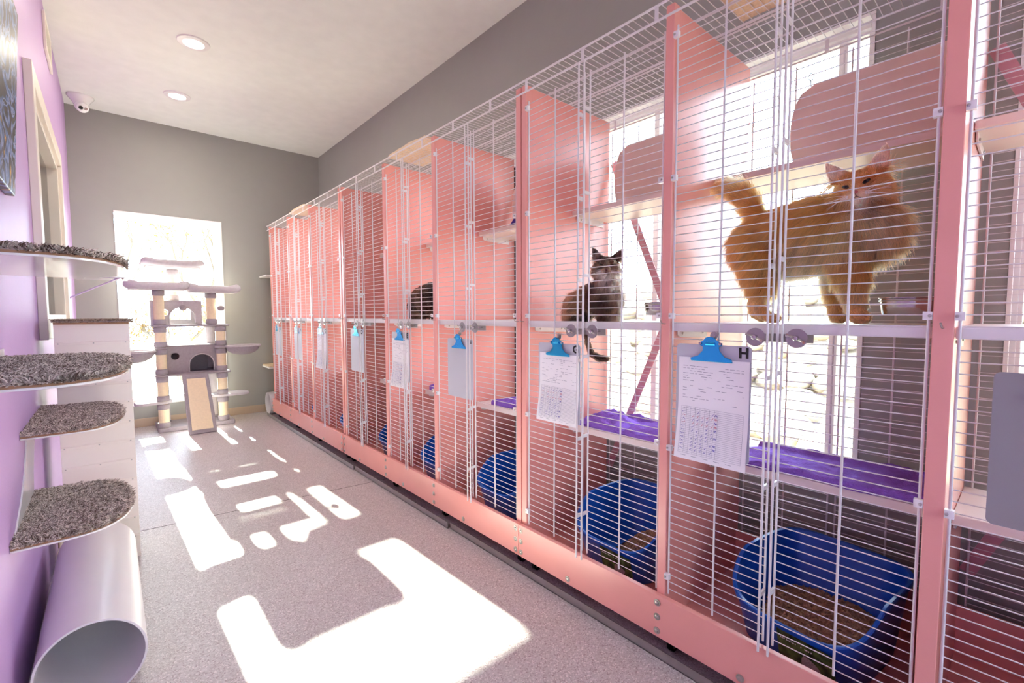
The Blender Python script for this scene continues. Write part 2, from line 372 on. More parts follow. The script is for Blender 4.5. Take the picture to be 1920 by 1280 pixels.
# ------------------------------------------------------------------ cage banks
XP = 1.358     # plane of the wire doors
XBK = 1.935    # plane of the back mesh
def small_meshes():
    D = {}
    D['clip_f'] = MB().box(-.010, .004, 0, .016, -.009, .009).mesh('cable_clamp', mat_='plas')      # clamp leaf, pointing +Y
    D['clip_n'] = MB().box(-.010, .004, -.016, 0, -.009, .009).mesh('cable_clamp', mat_='plas')
    D['screw'] = MB().lathe([(.0035, 0), (.0035, -.003), (.001, -.0042)], (0, 0, 0), (1, 0, 0), 8).mesh('screw', mat_='zinc', smooth=40)
    D['bolt'] = MB().lathe([(.0115, 0), (.0115, -.0018), (.007, -.0022), (.0065, -.0048), (.003, -.0064)], (0, 0, 0), (1, 0, 0), 14).mesh('bolt', mat_='zinc', smooth=40)
    D['washer'] = MB().lathe([(.006, -.001), (.025, -.001), (.025, .001), (.006, .001)], (0, 0, 0), (1, 0, 0), 24).mesh('washer', mat_='alu', smooth=40)
    w = MB(); w.lathe([(.0075, .001), (.0065, -.012), (.003, -.014)], (0, 0, 0), (1, 0, 0), 10)
    for s in (1, -1):
        w.tube([(-.006, s*.005, s*.002), (-.010, s*.014, s*.006), (-.014, s*.021, s*.009)], [.0036, .0032, .0042], 6)
    D['wing'] = w.mesh('wing_nut', mat_='steel', smooth=40)
    c = MB(); c.lathe([(.0185, -.010), (.0245, -.009), (.0245, .009), (.0185, .010)], (0, 0, .0247), (0, 1, 0), 18)
    D['wheel'] = c.mesh('caster_wheel', mat_='black', smooth=40)
    c = MB(); c.box(-.018, .018, -.0145, -.0115, .02, .066); c.box(-.018, .018, .0115, .0145, .02, .066); c.box(-.022, .022, -.02, .02, .064, .069)
    c.lathe([(.005, -.017), (.005, .017)], (0, 0, .0247), (0, 1, 0), 8)
    D['fork'] = c.mesh('caster_fork', mat_='zinc', smooth=40)
    D['hook'] = MB().tube([(.02, 0, 0), (-.012, 0, .001), (-.022, 0, .003), (-.026, .002, .012)], .0019, 6).mesh('hook', mat_='zinc', smooth=40)
    return D
SM = small_meshes()
def inst(name, me, parent, p):
    return link(name, me, parent, Vector(p)-worg(parent))

def cage_bank(label, posts, brace=True, first_clips=True):
    y0, y3 = posts[0][0], posts[-1][1]
    t = thing('cat_cage_bank', (1.64, (y0+y3)/2, 0), label, 'cat cage', 'banks of three pink cat cages')
    # base: front and back boards, floor
    pl = build(MB().box(1.330, 1.3495, y0-.002, y3+.002, .07, .213), 'front_plinth', MT['pink'], t, smooth=None, bevel=.002)
    cent = [(a+b)/2 for a, b in posts]
    for c in cent:
        for z in (.092, .140, .188): inst('bolt', SM['bolt'], pl, (1.330, c, z))
    for a, b in zip(cent[:-1], cent[1:]): inst('bolt', SM['bolt'], pl, (1.330, (a+b)/2+.06, .092))
    build(MB().box(1.912, 1.93, y0, y3, .07, .25), 'back_plinth', MT['pink'], t, smooth=None)
    build(MB().box(1.35, 1.912, y0, y3, .088, .106), 'cage_floor', MT['pink'], t, smooth=None)
    for c in (cent[0]+.03, cent[1]-.02, cent[2]-.02, cent[3]-.03):
        for x in (1.40, 1.86):
            w = inst('caster_fork', SM['fork'], t, (x, c, 0)); inst('caster_wheel', SM['wheel'], w, (x, c, 0))
    for i, (a, b) in enumerate(posts):
        p = build(MB().box(1.35, 1.386, a, b, .106, 2.104), 'post', MT['pink'], t, smooth=None, bevel=.002)
        inst('hook', SM['hook'], p, (1.35, (a+b)/2, 1.112))
        c = (a+b)/2
        build(MB().box(1.386, 1.93, c-.008, c+.008, .106, 2.102), 'partition', MT['pink'], t, smooth=None)
    # roof of ventilated wire shelving with a turned-down front lip
    rf = MB(); n = int((y3-y0)/.0262)
    for i in range(n+1):
        y = y0+.006+i*(y3-y0-.012)/n
        rf.cyl((1.332, y, 2.112), (1.64, y, 2.112), .0014, 5); rf.cyl((1.655, y, 2.112), (1.94, y, 2.112), .0014, 5)
    rf = build(rf, 'wire_roof', MT['rod'], t, smooth=80)
    for x, z, r in ((1.332, 2.108, .0038), (1.332, 2.062, .0038), (1.50, 2.108, .003), (1.638, 2.108, .003), (1.656, 2.108, .003), (1.80, 2.108, .003), (1.937, 2.108, .0034), (1.940, 2.062, .0034)):
        build(MB().cyl((x, y0-.002, z), (x, y3+.002, z), r, 8), 'roof_rod', MT['rod'], rf, smooth=60)
    k = 0; y = y3-.05
    while y > y0:
        build(MB().box(1.330, 1.3335, y-.006, y+.006, 2.062, 2.108), 'lip_tie', MT['rod'], rf, smooth=None)
        build(MB().box(1.9385, 1.942, y-.006, y+.006, 2.062, 2.108), 'lip_tie', MT['rod'], rf, smooth=None)
        y -= .30
    for i in range(3):
        ya, yb = posts[i][1], posts[i+1][0]; w = yb-ya
        A, B = yb-.302*w/.626, yb-.327*w/.626
        for side, (e0, e1, em, lip, zo) in (('far', (yb-.008, A, yb-.156*w/.626, A, -.016)), ('near', (B, ya+.007, ya+.155*w/.626, B, .0))):
            wm = MB(); lo, hi = min(e0, e1), max(e0, e1)
            for q in range(72):
                z = .232+.02525*q; wm.cyl((XP+.0042, lo, z), (XP+.0042, hi, z), .0015, 5)
            d = build(wm, 'wire_door', MT['rod'], t, smooth=80)
            for y in (e0, e1, em):
                build(MB().cyl((XP, y, .218), (XP, y, 2.034), .0031, 8), 'door_rod', MT['rod'], d, smooth=60)
            build(MB().cyl((1.3235, lip, .204), (1.3235, lip, 2.058), .0034, 8), 'lip_rod', MT['rod'], d, smooth=60)
            z = .382+zo
            while z < 2.0:
                if ya > 1.0 and .9 < z < 1.05: z += .302; continue
                build(MB().box(1.3235, XP, lip-.003, lip+.003, z-.006, z+.006), 'lip_tie', MT['rod'], d, smooth=None); z += .302
            zs = (2.003, 1.57, 1.138, .711, .28) if side == 'far' else (1.572, 1.139, .719)
            for z in zs:
                yy = yb-.016 if side == 'far' else ya+.016
                c = inst('cable_clamp', SM['clip_f' if side == 'far' else 'clip_n'], d, (XP-.004, yy, z))
                inst('screw', SM['screw'], c, (XP-.014, yb-.004 if side == 'far' else ya+.004, z))
        # latch between the doors
        lt = build(MB().box(1.366, 1.369, ya+.365*w, ya+.62*w, 1.067, 1.09), 'latch_plate', MT['alu'], t, smooth=None)
        for f in (.565, .405):
            wq = inst('washer', SM['washer'], lt, (1.3215, ya+f*w, 1.081)); inst('wing_nut', SM['wing'], wq, (1.3205, ya+f*w, 1.081))
            build(MB().cyl((1.31, ya+f*w, 1.081), (1.367, ya+f*w, 1.081), .003, 8), 'latch_bolt', MT['steel'], lt, smooth=60)
        # shelves
        c0, c1 = (posts[i][0]+posts[i][1])/2+.009, (posts[i+1][0]+posts[i+1][1])/2-.009
        ms = build(MB().box(1.400, 1.925, c0, c1, 1.092, 1.113), 'mid_shelf', MT['white'], t, smooth=None, bevel=.003)
        build(MB().box(1.366, 1.374, ya+.001, yb-.001, 1.089, 1.115), 'front_rail', MT['white'], t, smooth=None, bevel=.003)
        us = build(MB().box(1.65, 1.925, c0, c1, 1.604, 1.625), 'upper_shelf', MT['trim'], t, smooth=None, bevel=.002)
        ls = build(MB().box(1.63, 1.925, c0, c1, .594, .622), 'lower_shelf', MT['white'], t, smooth=None, bevel=.002)
        for sh, x, z in ((ms, 1.405, 1.092), (us, 1.68, 1.604), (ls, 1.66, .594)):
            for yw, s in ((c1, -1), (c0, 1)):
                bk = build(MB().prism([(x, yw+s*.001, z), (x+.2, yw+s*.001, z), (x+.2, yw+s*.001, z-.03), (x+.02, yw+s*.001, z-.024), (x, yw+s*.001, z-.018)], (0, s*.004, 0)), 'shelf_bracket', MT['white'], sh, smooth=None)
                for xx in (.03, .17): build(MB().lathe([(.004, 0), (.004, .003), (.001, .004)], (x+xx, yw+s*.005, z-.012), (0, s, 0), 8), 'screw', MT['zinc'], sh, smooth=40)
        # back mesh
        bw = MB()
        for lo, hi in ((ya+.01, yb-.302*w/.626-.024), (yb-.302*w/.626, yb-.008)):
            for q in range(70): z = .262+.02525*q; bw.cyl((XBK-.004, lo, z), (XBK-.004, hi, z), .0011, 4)
        bb = build(bw, 'back_mesh', MT['rod'], t, smooth=80)
        for y in (ya+.01, ya+.155*w/.626, yb-.302*w/.626-.024, yb-.302*w/.626, yb-.156*w/.626, yb-.008):
            build(MB().cyl((XBK, y, .25), (XBK, y, 2.045), .0029, 6), 'back_rod', MT['rod'], bb, smooth=60)
        if brace and i != 1:
            for s in (1, -1):
                yc = (ya+yb)/2; dy = .325
                a, b = Vector((1.953+.004*s, yc-dy*s, .35)), Vector((1.953+.004*s, yc+dy*s, 1.91))
                n_ = Vector((0, -(b-a).z, (b-a).y)).normalized()*.018
                build(MB().prism([a-n_, a+n_, b+n_, b-n_], (.0035, 0, 0)), 'cross_brace', MT['brace'], t, smooth=None)
    return t
P3 = [(-.575, -.545), (.115, .15), (.776, .805), (1.449, 1.478)]
P2 = [(1.484, 1.514), (2.174, 2.206), (2.765, 2.797), (3.485, 3.517)]
P1 = [(3.533, 3.566), (4.240, 4.272), (4.885, 4.916), (5.552, 5.584)]
P2[2] = (2.772, 2.806)
cage_bank('nearest bank of three salmon-pink wire-door cat cages, holding the orange cat and the tabby', P3)
cage_bank('middle bank of three salmon-pink wire-door cat cages, holding the curled dark cat', P2)
cage_bank('farthest bank of three salmon-pink wire-door cat cages, standing by the grey end wall', P1)
CAGES = {}
for P_, names in ((P3, 'IHG'), (P2, 'FED'), (P1, 'CBA')):
    for i, n in enumerate(names): CAGES[n] = (P_[i][1], P_[i+1][0])
NEAR = dict(I='nearest cage at the right edge of the picture', H='cage of the standing orange cat', G='cage of the sitting tabby cat',
            F='empty cage just beyond the tabby cat', E='cage of the curled dark cat', D='cage next beyond the curled dark cat',
            C='third cage from the end wall', B='second cage from the end wall', A='last cage by the end wall')

# aluminium floor strip in three lengths
for (ya, yb, x, lab) in ((-.9, 2.02, 1.356, 'nearest length of aluminium angle strip on the floor before the pink cages'),
                         (2.03, 3.26, 1.345, 'middle length of aluminium angle strip on the floor before the pink cages'),
                         (3.28, 5.74, 1.338, 'farthest length of aluminium angle strip on the floor before the pink cages')):
    x -= .03
    m_ = MB(); m_.box(x, x+.003, ya, yb, .0005, .034); m_.box(x, x+.03, ya, yb, .0005, .0035)
    tag(build(m_, 'floor_strip', MT['alu'], None, smooth=None, org=(x, (ya+yb)/2, 0)), lab, 'floor strip', 'aluminium floor strips')

# ------------------------------------------------------------------ things in the cages
def litter_pan(cx, cy, ry, rx, rot, label, lbl=False):
    z0 = .108; N_ = 56
    t = thing('litter_pan', (cx, cy, z0), label, 'litter pan', 'blue litter pans on the cage floors')
    def ring(sx, sy, hfun, off):
        o = []
        for i in range(N_):
            a = 2*math.pi*i/N_; ca, sa = math.cos(a), math.sin(a); p = 2/4.2
            x = math.copysign(abs(ca)**p, ca)*(sx); y = math.copysign(abs(sa)**p, sa)*(sy)
            h = hfun(x/sx, y/sy)
            o.append((x, y, h+off))
        return o
    def top(u, v):   # low scooped front (u=-1), tall back and sides
        s = min(1, max(0, (u+1.0)/.75)); s = s*s*(3-2*s)
        dip = .135+.035*min(1, abs(v)**3)
        return dip+(.25-dip)*s
    rings = [ring(rx*.80, ry*.80, lambda u, v: 0, 0), ring(rx*.83, ry*.83, lambda u, v: .006, 0),
             ring(rx*.965, ry*.965, lambda u, v: top(u, v)-.02, 0), ring(rx*.97, ry*.97, lambda u, v: top(u, v)-.016, 0), ring(rx*1.0, ry*1.0, lambda u, v: top(u, v)-.016, 0),
             ring(rx*1.01, ry*1.01, lambda u, v: top(u, v)-.004, 0), ring(rx*.995, ry*.995, lambda u, v: top(u, v), 0),
             ring(rx*.955, ry*.955, lambda u, v: top(u, v)-.002, 0), ring(rx*.945, ry*.945, lambda u, v: top(u, v)-.012, 0),
             ring(rx*.81, ry*.81, lambda u, v: .012, 0), ring(rx*.78, ry*.78, lambda u, v: .006, 0)]
    c, s = math.cos(rot), math.sin(rot)
    V = [(cx+c*x-s*y, cy+s*x+c*y, z0+z) for r in rings for x, y, z in r]
    F = [(i*N_+j, i*N_+(j+1) % N_, (i+1)*N_+(j+1) % N_, (i+1)*N_+j) for i in range(len(rings)-1) for j in range(N_)]
    F += [tuple(range(N_-1, -1, -1)), tuple(range((len(rings)-1)*N_, len(rings)*N_))]
    mb = MB(); mb.add(V, F); build(mb, 'pan_body', MT['blue'], t, smooth=50)
    if lbl:
        def W_(x, y, z): return (cx+c*x-s*y, cy+s*x+c*y, z0+z)
        def fx(z): return -(rx*(.83+.135*(z-.006)/.12))-.003
        q = [W_(fx(zz), yy, zz) for yy, zz in ((.02, .015), (.02, .115), (-.13, .115), (-.13, .015))]
        lb = build(MB().prism(q, (-.0006, 0, 0)), 'product_label', MT['grass'], t, smooth=None)
        o = link('label_text', text_mesh('Litter Pan', .022, MT['white']), lb); p = Vector(W_(fx(.09)-.0012, .012, .088)); o.location = p-worg(lb); o.rotation_euler = (R(90-8), 0, R(-90)+rot)
        nb = MB(); nb.ball(W_(fx(.05)-.001, -.07, .05), (.003, .026, .026)); build(nb, 'animal_picture', MT['carpet'], lb, smooth=60)
    return t
PANS = dict(I=(-.3, 'blue litter pan in the nearest cage'), H=(.418, 'large blue litter pan below the orange cat, with a green label'), G=(1.085, 'blue litter pan below the tabby cat with a heap of litter'),
            F=(1.80, 'blue litter pan in the empty cage beside the tabby cat'), E=(2.40, 'blue litter pan in the cage of the curled dark cat'), D=(3.005, 'blue litter pan in the cage behind the curled dark cat'),
            C=(3.76, 'blue litter pan in the third cage from the end wall'), B=(4.475, 'small glimpse of blue litter pan in the second cage from the end wall'), A=(5.12, 'small glimpse of blue litter pan in the last cage by the end wall'))
for k, (cy, lab) in PANS.items():
    litter_pan(1.655, cy, .20 if k in 'HG' else .185, .225, R(-8) if k == 'H' else R(-3), lab, k in 'HG')
def pellets(cx, cy, hx, hy, n, hfun, label):
    mb = MB(); r = random.Random(n)
    # bed under the loose pellets
    N_ = 20; V = []
    for i in range(N_+1):
        for j in range(N_+1):
            u, v = i/N_*2-1, j/N_*2-1; q_ = max(1, (abs(u)**4+abs(v)**4)**.25)*1.02; u, v = u/q_, v/q_; V.append((cx+u*hx, cy+v*hy, hfun(u, v)-.004))
    mb.add(V, [(i*(N_+1)+j, (i+1)*(N_+1)+j, (i+1)*(N_+1)+j+1, i*(N_+1)+j+1) for i in range(N_) for j in range(N_)])
    for _ in range(n):
        u, v = r.uniform(-1, 1), r.uniform(-1, 1); z = hfun(u, v)
        if z < .125 or abs(u)**4+abs(v)**4 > .92: continue
        a = r.uniform(0, 6.28); l = r.uniform(.005, .009); d = Vector((math.cos(a)*l, math.sin(a)*l, r.uniform(-.4, .4)*l))
        p = Vector((cx+u*hx, cy+v*hy, z)); mb.cyl(p-d, p+d, .0034, 5)
    o = build(mb, 'wood_pellets', MT['pellet'], None, smooth=40, org=(cx, cy, .12)); tag(o, label, 'cat litter'); stuff(o)
pellets(1.660, .415, .165, .142, 1900, lambda u, v: .165+.03*(1-abs(u))+.012*noise.noise(Vector((u*2, v*2, 3)))+.012*u, 'brown wood pellet litter spread in the large pan below the orange cat')
pellets(1.69, 1.05, .14, .14, 1100, lambda u, v: .118+.10*max(0, 1-((u-.1)**2+(v+.25)**2)*.85), 'heap of brown wood pellet litter in the pan below the tabby cat')

def towel(x0, x1, y0, y1, z, seed, amp, label, fold=None):
    NX, NY = 34, 70; V = []; rs = seed*3.7
    for i in range(NX+1):
        for j in range(NY+1):
            u, v = i/NX, j/NY
            wob = .018*noise.noise(Vector((v*5, rs, u*2)))
            x = x0+(x1-x0)*u+wob*(1-u)*1.0; y = y0+(y1-y0)*v+.012*noise.noise(Vector((u*4, rs+5, v)))
            h = amp*abs(noise.noise(Vector((x*9, y*9, rs))))*1.6+.7*amp*abs(noise.noise(Vector((x*20+y*7, y*26, rs+2))))+.25*amp*abs(noise.noise(Vector((x*50, y*50, rs+4))))
            rim = .012*math.exp(-((u-.92)/.07)**2)+.005*math.exp(-((u-.04)/.04)**2)
            if fold: h += fold[2]*math.exp(-((u-fold[0])/.28)**2-((v-fold[1])/.12)**2)
            V.append((x, y, z+.010+h+rim))
    n = len(V); V2 = [(p[0], p[1], z+.0015 if True else 0) for p in V]
    F = []; id_ = lambda i, j: i*(NY+1)+j
    for i in range(NX):
        for j in range(NY):
            F.append((id_(i, j), id_(i+1, j), id_(i+1, j+1), id_(i, j+1))); F.append((n+id_(i, j), n+id_(i, j+1), n+id_(i+1, j+1), n+id_(i+1, j)))
    for i in range(NX):
        for j in (0, NY): F.append((id_(i, j), id_(i+1, j), n+id_(i+1, j), n+id_(i, j)))
    for j in range(NY):
        for i in (0, NX): F.append((id_(i, j), id_(i, j+1), n+id_(i, j+1), n+id_(i, j)))
    mb = MB(); mb.add(V+V2, F)
    o = build(mb, 'fleece_towel', MT['towel'], None, smooth=180, org=((x0+x1)/2, (y0+y1)/2, z))
    tag(o, label, 'towel', 'purple fleece towels on the low cage shelves')
towel(1.63, 1.91, .165, .69, .6225, 1, .012, 'purple fleece towel laid flat on the low shelf beneath the orange cat')
towel(1.635, 1.91, .83, 1.42, .6225, 2, .022, 'crumpled purple fleece towel on the low shelf beneath the tabby cat', (.35, .80, .05))
towel(1.64, 1.91, 1.53, 2.06, .6225, 3, .018, 'purple fleece towel on the low shelf of the empty cage beside the tabby cat', (.3, .8, .03))
towel(1.64, 1.91, 2.22, 2.75, .6225, 4, .022, 'purple fleece towel on the low shelf beneath the curled dark cat', (.3, .85, .03))

def bowl(cx, cy, z, r, h, ywall, label):
    t = thing('food_bowl', (cx, cy, z), label, 'bowl', 'steel bowls hung in the cages')
    build(MB().lathe([(r*.86, 0), (r*.93, .004), (r*.97, h*.5), (r*1.0, h-.004), (r*1.05, h-.002), (r*1.05, h), (r*.97, h), (r*.93, h*.5), (r*.86, .006), (0.001, .005)], (cx, cy, z), n=40), 'bowl_cup', MT['steel'], t, smooth=50)
    b = MB(); b.tube([(cx+math.cos(a)*r*1.01, cy+math.sin(a)*r*1.01, z+h-.008) for a in np.linspace(0, 2*math.pi, 32, endpoint=False)], .0022, 6, True)
    b.box(cx-.03, cx+.03, ywall-.001, ywall+.004, z-.005, z+h); b.tube([(cx, ywall+.002, z+h-.008), (cx, cy-r*.98, z+h-.008)], .0025, 6)
    build(b, 'bowl_hanger', MT['zinc'], t, smooth=40)
bowl(1.56, .2135, 1.139, .066, .046, .1415, 'stainless steel bowl beside the feet of the orange cat')
bowl(1.53, .900, 1.139, .071, .048, .7995, 'stainless steel bowl beside the sitting tabby cat')

def rest_panel(y0, y1, label):
    """board with bowed, rounded end leaning at the back of the upper shelf"""
    z0, z1 = 1.6265, 1.938; pts = [(y0, z0), (y0, z1)]
    for a in np.linspace(0, 1, 15):
        zz = z1+(z0-z1)*a; e = abs(2*a-1)
        pts.append((y1-.045*e**2.6-.03*max(0, (e-.9)/.1)**2, zz))
    P_ = [(1.868, p[0], p[1]) for p in pts]
    t = thing('resting_board', (1.868, (y0+y1)/2, z0), label, 'board', 'rounded boards on the upper cage shelves')
    build(MB().prism(P_, (.014, 0, 0)), 'board', MT['panel'], t, smooth=None, bevel=.002)
    h = MB(); yy = y1-.06
    h.tube([(1.875, yy, z1-.006), (1.872, yy, z1+.014), (1.870, yy+.010, z1+.026), (1.869, yy, z1+.040), (1.870, yy-.010, z1+.028), (1.871, yy-.004, z1+.016)], .0016, 6)
    build(h, 'wire_hook', MT['black'], t, smooth=40)
    build(MB().lathe([(.007, 0), (.007, -.004), (.003, -.007)], (1.868, y1-.075, z0+.02), (1, 0, 0), 10), 'screw', MT['zinc'], t, smooth=40)
rest_panel(.16, .614, 'tan rounded board standing on the shelf above the orange cat')
rest_panel(.83, 1.379, 'tan rounded board standing on the shelf above the tabby cat')
rest_panel(1.56, 2.13, 'tan rounded board edge on the upper shelf of the empty cage')
tb = MB(); tb.prism([(1.74, 2.03, 1.627), (1.80, 2.03, 1.627), (1.80, 1.93, 1.627), (1.74, 1.93, 1.627)], (0, 0, .004))
tb.add([(1.74, 2.03, 1.631), (1.80, 2.03, 1.631), (1.80, 1.93, 1.631), (1.74, 1.93, 1.631), (1.765, 1.98, 1.71)], [(0, 1, 2, 3), (0, 1, 4), (1, 2, 4), (2, 3, 4), (3, 0, 4)])
tag(build(tb, 'felt_toy', MT['darkpurple'], None, smooth=None, bevel=.004, org=(1.77, 1.98, 1.627)), 'small dark purple felt toy on the upper shelf of the empty cage', 'cat toy')

# woven mats lying on the wire roofs
def roof_mat(x0, x1, y0, y1, label, seed):
    NX, NY = 14, 24; V = []
    for s in (1, 0):
        for i in range(NX+1):
            for j in range(NY+1):
                u, v = i/NX, j/NY
                z = 2.1155+.02*math.sin(math.pi*v)*s*.0+(.012+.006*noise.noise(Vector((u*3, v*4, seed))))*s+.010*math.sin(math.pi*v)*(s)
                V.append((x0+(x1-x0)*u+.006*noise.noise(Vector((v*6, seed, 1))), y0+(y1-y0)*v+.006*noise.noise(Vector((u*6, seed, 9))), z))
    n = (NX+1)*(NY+1); idx = lambda i, j: i*(NY+1)+j; F = []
    for i in range(NX):
        for j in range(NY): F += [(idx(i, j), idx(i+1, j), idx(i+1, j+1), idx(i, j+1)), (n+idx(i, j), n+idx(i, j+1), n+idx(i+1, j+1), n+idx(i+1, j))]
    for i in range(NX):
        for j in (0, NY): F.append((idx(i, j), idx(i+1, j), n+idx(i+1, j), n+idx(i, j)))
    for j in range(NY):
        for i in (0, NX): F.append((idx(i, j), idx(i, j+1), n+idx(i, j+1), n+idx(i, j)))
    mb = MB(); mb.add(V, F); tag(build(mb, 'woven_mat', MT['mat_tan'], None, smooth=60, org=((x0+x1)/2, (y0+y1)/2, 2.115)), label, 'mat', 'tan woven mats on the cage roofs')
roof_mat(1.38, 1.63, .12, .69, 'tan woven mat on the wire roof above the orange cat', 1)
roof_mat(1.345, 1.60, 2.26, 2.70, 'tan woven mat on the wire roof above the curled dark cat', 2)
roof_mat(1.345, 1.60, 4.33, 4.80, 'tan woven mat on the wire roof near the grey end wall', 3)

# ------------------------------------------------------------------ clipboards and papers
XC = 1.349
def clipboard(k, yl, zt, w, h, label, letter, m='board', pap=None):
    """yl = far (picture-left) edge, board hangs flat on the wire door"""
    t = thing('clipboard', (XC, yl-w/2, zt-h), label, 'clipboard', 'clipboards hung on the cage doors')
    pts = []; r = .012
    for cy, cz, a0 in ((yl-r, zt-r, 90), (yl-r, zt-h+r, 180), (yl-w+r, zt-h+r, 270), (yl-w+r, zt-r, 0)):
        for q in range(5):
            a = R(a0+q*22.5); pts.append((XC, cy-math.cos(a)*r, cz+math.sin(a)*r))
    build(MB().prism(pts, (.003, 0, 0)), 'board', MT[m], t, smooth=None)
    yc = yl-w*.5; zc = zt-.012
    c = MB()    # sheet metal lever clip: flared jaw, waist and rolled shoulders
    prof = [(-.062, -.036), (-.062, -.029), (-.04, -.022), (-.026, -.006), (-.024, .006), (-.034, .012), (-.036, .018), (-.022, .024), (-.012, .034), (0, .037), (.012, .034), (.022, .024), (.036, .018), (.034, .012), (.024, .006), (.026, -.006), (.04, -.022), (.062, -.029), (.062, -.036)]
    c.prism([(XC-.004-.012*max(0, (z+.01)/.047)-.004*max(0, (-.018-z)/.018), yc-y, zc+z) for y, z in prof], (-.0016, 0, 0))
    c.tube([(XC-.004, yc+.062, zc-.036), (XC-.004, yc-.062, zc-.036)], .003, 6)
    c.lathe([(.006, -.014), (.006, .014)], (XC-.010, yc, zc+.016), (0, 1, 0), 10)
    cl = build(c, 'lever_clip', MT['clipblue'], t, smooth=40)
    for s in (1, -1): build(MB().lathe([(.0042, 0), (.0042, -.003), (.001, -.004)], (XC-.0135, yc+s*.03, zc+.0165), (1, 0, 0), 10), 'rivet', MT['steel'], cl, smooth=40)
    build(MB().lathe([(.012, -.002), (.012, .002)], (XC-.004, yc-.008, zc+.040), (1, 0, 0), 16).lathe([(.006, -.008), (.006, -.002)], (XC-.004, yc-.008, zc+.040), (1, 0, 0), 6), 'hanger_nut', MT['zinc'], t, smooth=40)
    if letter:
        tg = build(MB().box(XC-.0012, XC-.0002, yl-w+.006, yl-w+.036, zt-.036, zt-.002), 'letter_tag', MT['board'], t, smooth=None)
        o = link('letter', text_mesh(letter, .040, MT['tag'], .0016), tg); o.location = Vector((XC-.0018, yl-w+.021, zt-.033))-worg(tg); o.rotation_euler = (R(90), 0, R(-90))
    if pap: paper(yl-.010, zt-.040, w-.013, pap[0]-.018, pap[1], pap[2])
def paper(yl, zt, w, h, label, seed):
    t = thing('paper_form', (XC-.003, yl-w/2, zt-h), label, 'paper', 'filled-in forms on the clipboards')
    def bend(v, u):   # v down the sheet, u across: the foot of the sheet bellies forward
        return XC-.0025-.022*max(0, (v-.35)/.65)**2*(1-.55*u)+.004*max(0, (v-.9)/.1)
    def pt(u, v, off=0): return (bend(v, u)-off, yl-w*u+.006*max(0, v-.5), zt-h*v-.004*u)
    NU, NV = 8, 22; mb = MB(); V = [pt(i/NU, j/NV) for i in range(NU+1) for j in range(NV+1)]
    n = len(V); V += [(p[0]+.0006, p[1], p[2]) for p in V]; id_ = lambda i, j: i*(NV+1)+j; F = []
    for i in range(NU):
        for j in range(NV): F += [(id_(i, j), id_(i+1, j), id_(i+1, j+1), id_(i, j+1)), (n+id_(i, j), n+id_(i, j+1), n+id_(i+1, j+1), n+id_(i+1, j))]
    for i in range(NU):
        for j in (0, NV): F.append((id_(i, j), id_(i+1, j), n+id_(i+1, j), n+id_(i, j)))
    for j in range(NV):
        for i in (0, NU): F.append((id_(i, j), id_(i, j+1), n+id_(i, j+1), n+id_(i, j)))
    mb.add(V, F); build(mb, 'sheet', MT['paper'], t, smooth=60)
    r = random.Random(seed); ink = MB(); blue = MB(); red = MB()
    def stroke(m_, u0, v0, u1, v1, th):
        k = max(1, int(abs(u1-u0)*9+abs(v1-v0)*20)); du, dv = u1-u0, v1-v0; L_ = math.hypot(du*w, dv*h); nx, ny = -dv*h/L_*th, du*w/L_*th
        for q in range(k):
            a0, a1 = q/k, (q+1)/k; pa = (u0+du*a0, v0+dv*a0); pb = (u0+du*a1, v0+dv*a1)
            m_.add([pt(pa[0]-nx/w, pa[1]-ny/h, .0009), pt(pb[0]-nx/w, pb[1]-ny/h, .0009), pt(pb[0]+nx/w, pb[1]+ny/h, .0009), pt(pa[0]+nx/w, pa[1]+ny/h, .0009)], [(0, 1, 2, 3)])
    for line in range(15):     # printed header text
        v = .085+.024*line; u = .07
        while u < .92:
            if r.random() < (.42 if line > 1 else .8):
                l = r.uniform(.03, .09); stroke(ink, u, v, min(.93, u+l), v, .0006); u += l+.02
            else: u += r.uniform(.06, .2)
    v0, v1, um = .485, .94, .60    # ruled table
    for q in range(27):
        v = v0+(v1-v0)*q/26
        stroke(ink, .06 if q % 2 == 0 or q > 1 else .06, v, .94, v, .00028)
    for u in (.06, .14, .20, .27, .34, .41, .48, .55, um, .94): stroke(ink, u, v0, u, v1, .0003)
    for q in range(9):
        u = .08+.055*q+(.25 if q > 7 else 0); stroke(ink, u, v0+.018, u+.035, v0+.018, .0007)
    for row in range(11):
        v = v0+.05+row*.036; pen = red if row in (1, 3) else blue
        for q in range(3): stroke(pen, .075+.018*q, v+r.uniform(-.008, .008), .088+.018*q, v+r.uniform(-.012, .012), .0006)
        for u in (.23, .30, .37, .44, .51):
            if r.random() < .85:
                stroke(pen, u, v, u+.008, v+.010, .0005); stroke(pen, u+.008, v+.010, u+.026, v-.012, .0005)
        if r.random() < .8:
            for q in range(4): stroke(pen, .555+.009*q, v+.010*(-1)**q, .564+.009*q, v-.010*(-1)**q, .0006)
    for q in range(5): stroke(ink, .1+.16*q, .962, .18+.16*q, .962, .0006)
    [stuff(q_) for q_ in (build(ink, 'printed_form', MT['ink'], t, smooth=None, fix=False), build(blue, 'blue_handwriting', MT['penblue'], t, smooth=None, fix=False), build(red, 'red_handwriting', MT['penred'], t, smooth=None, fix=False))]
clipboard('I', .053, 1.026, .225, .315, 'dark grey clipboard at the right edge, on the nearest cage', None, 'dboard')
clipboard('H', .748, 1.052, .226, .338, 'clipboard lettered H with a filled-in form below the orange cat', 'H', 'board', (.335, 'filled-in white form on the clipboard lettered H below the orange cat', 5))
clipboard('G', 1.372, 1.028, .226, .315, 'clipboard with a filled-in form below the tabby cat', 'G', 'board', (.298, 'filled-in white form on the clipboard below the tabby cat', 6))
clipboard('F', 2.062, 1.02, .226, .305, 'bare pale grey clipboard on the empty cage beside the tabby cat', 'F')
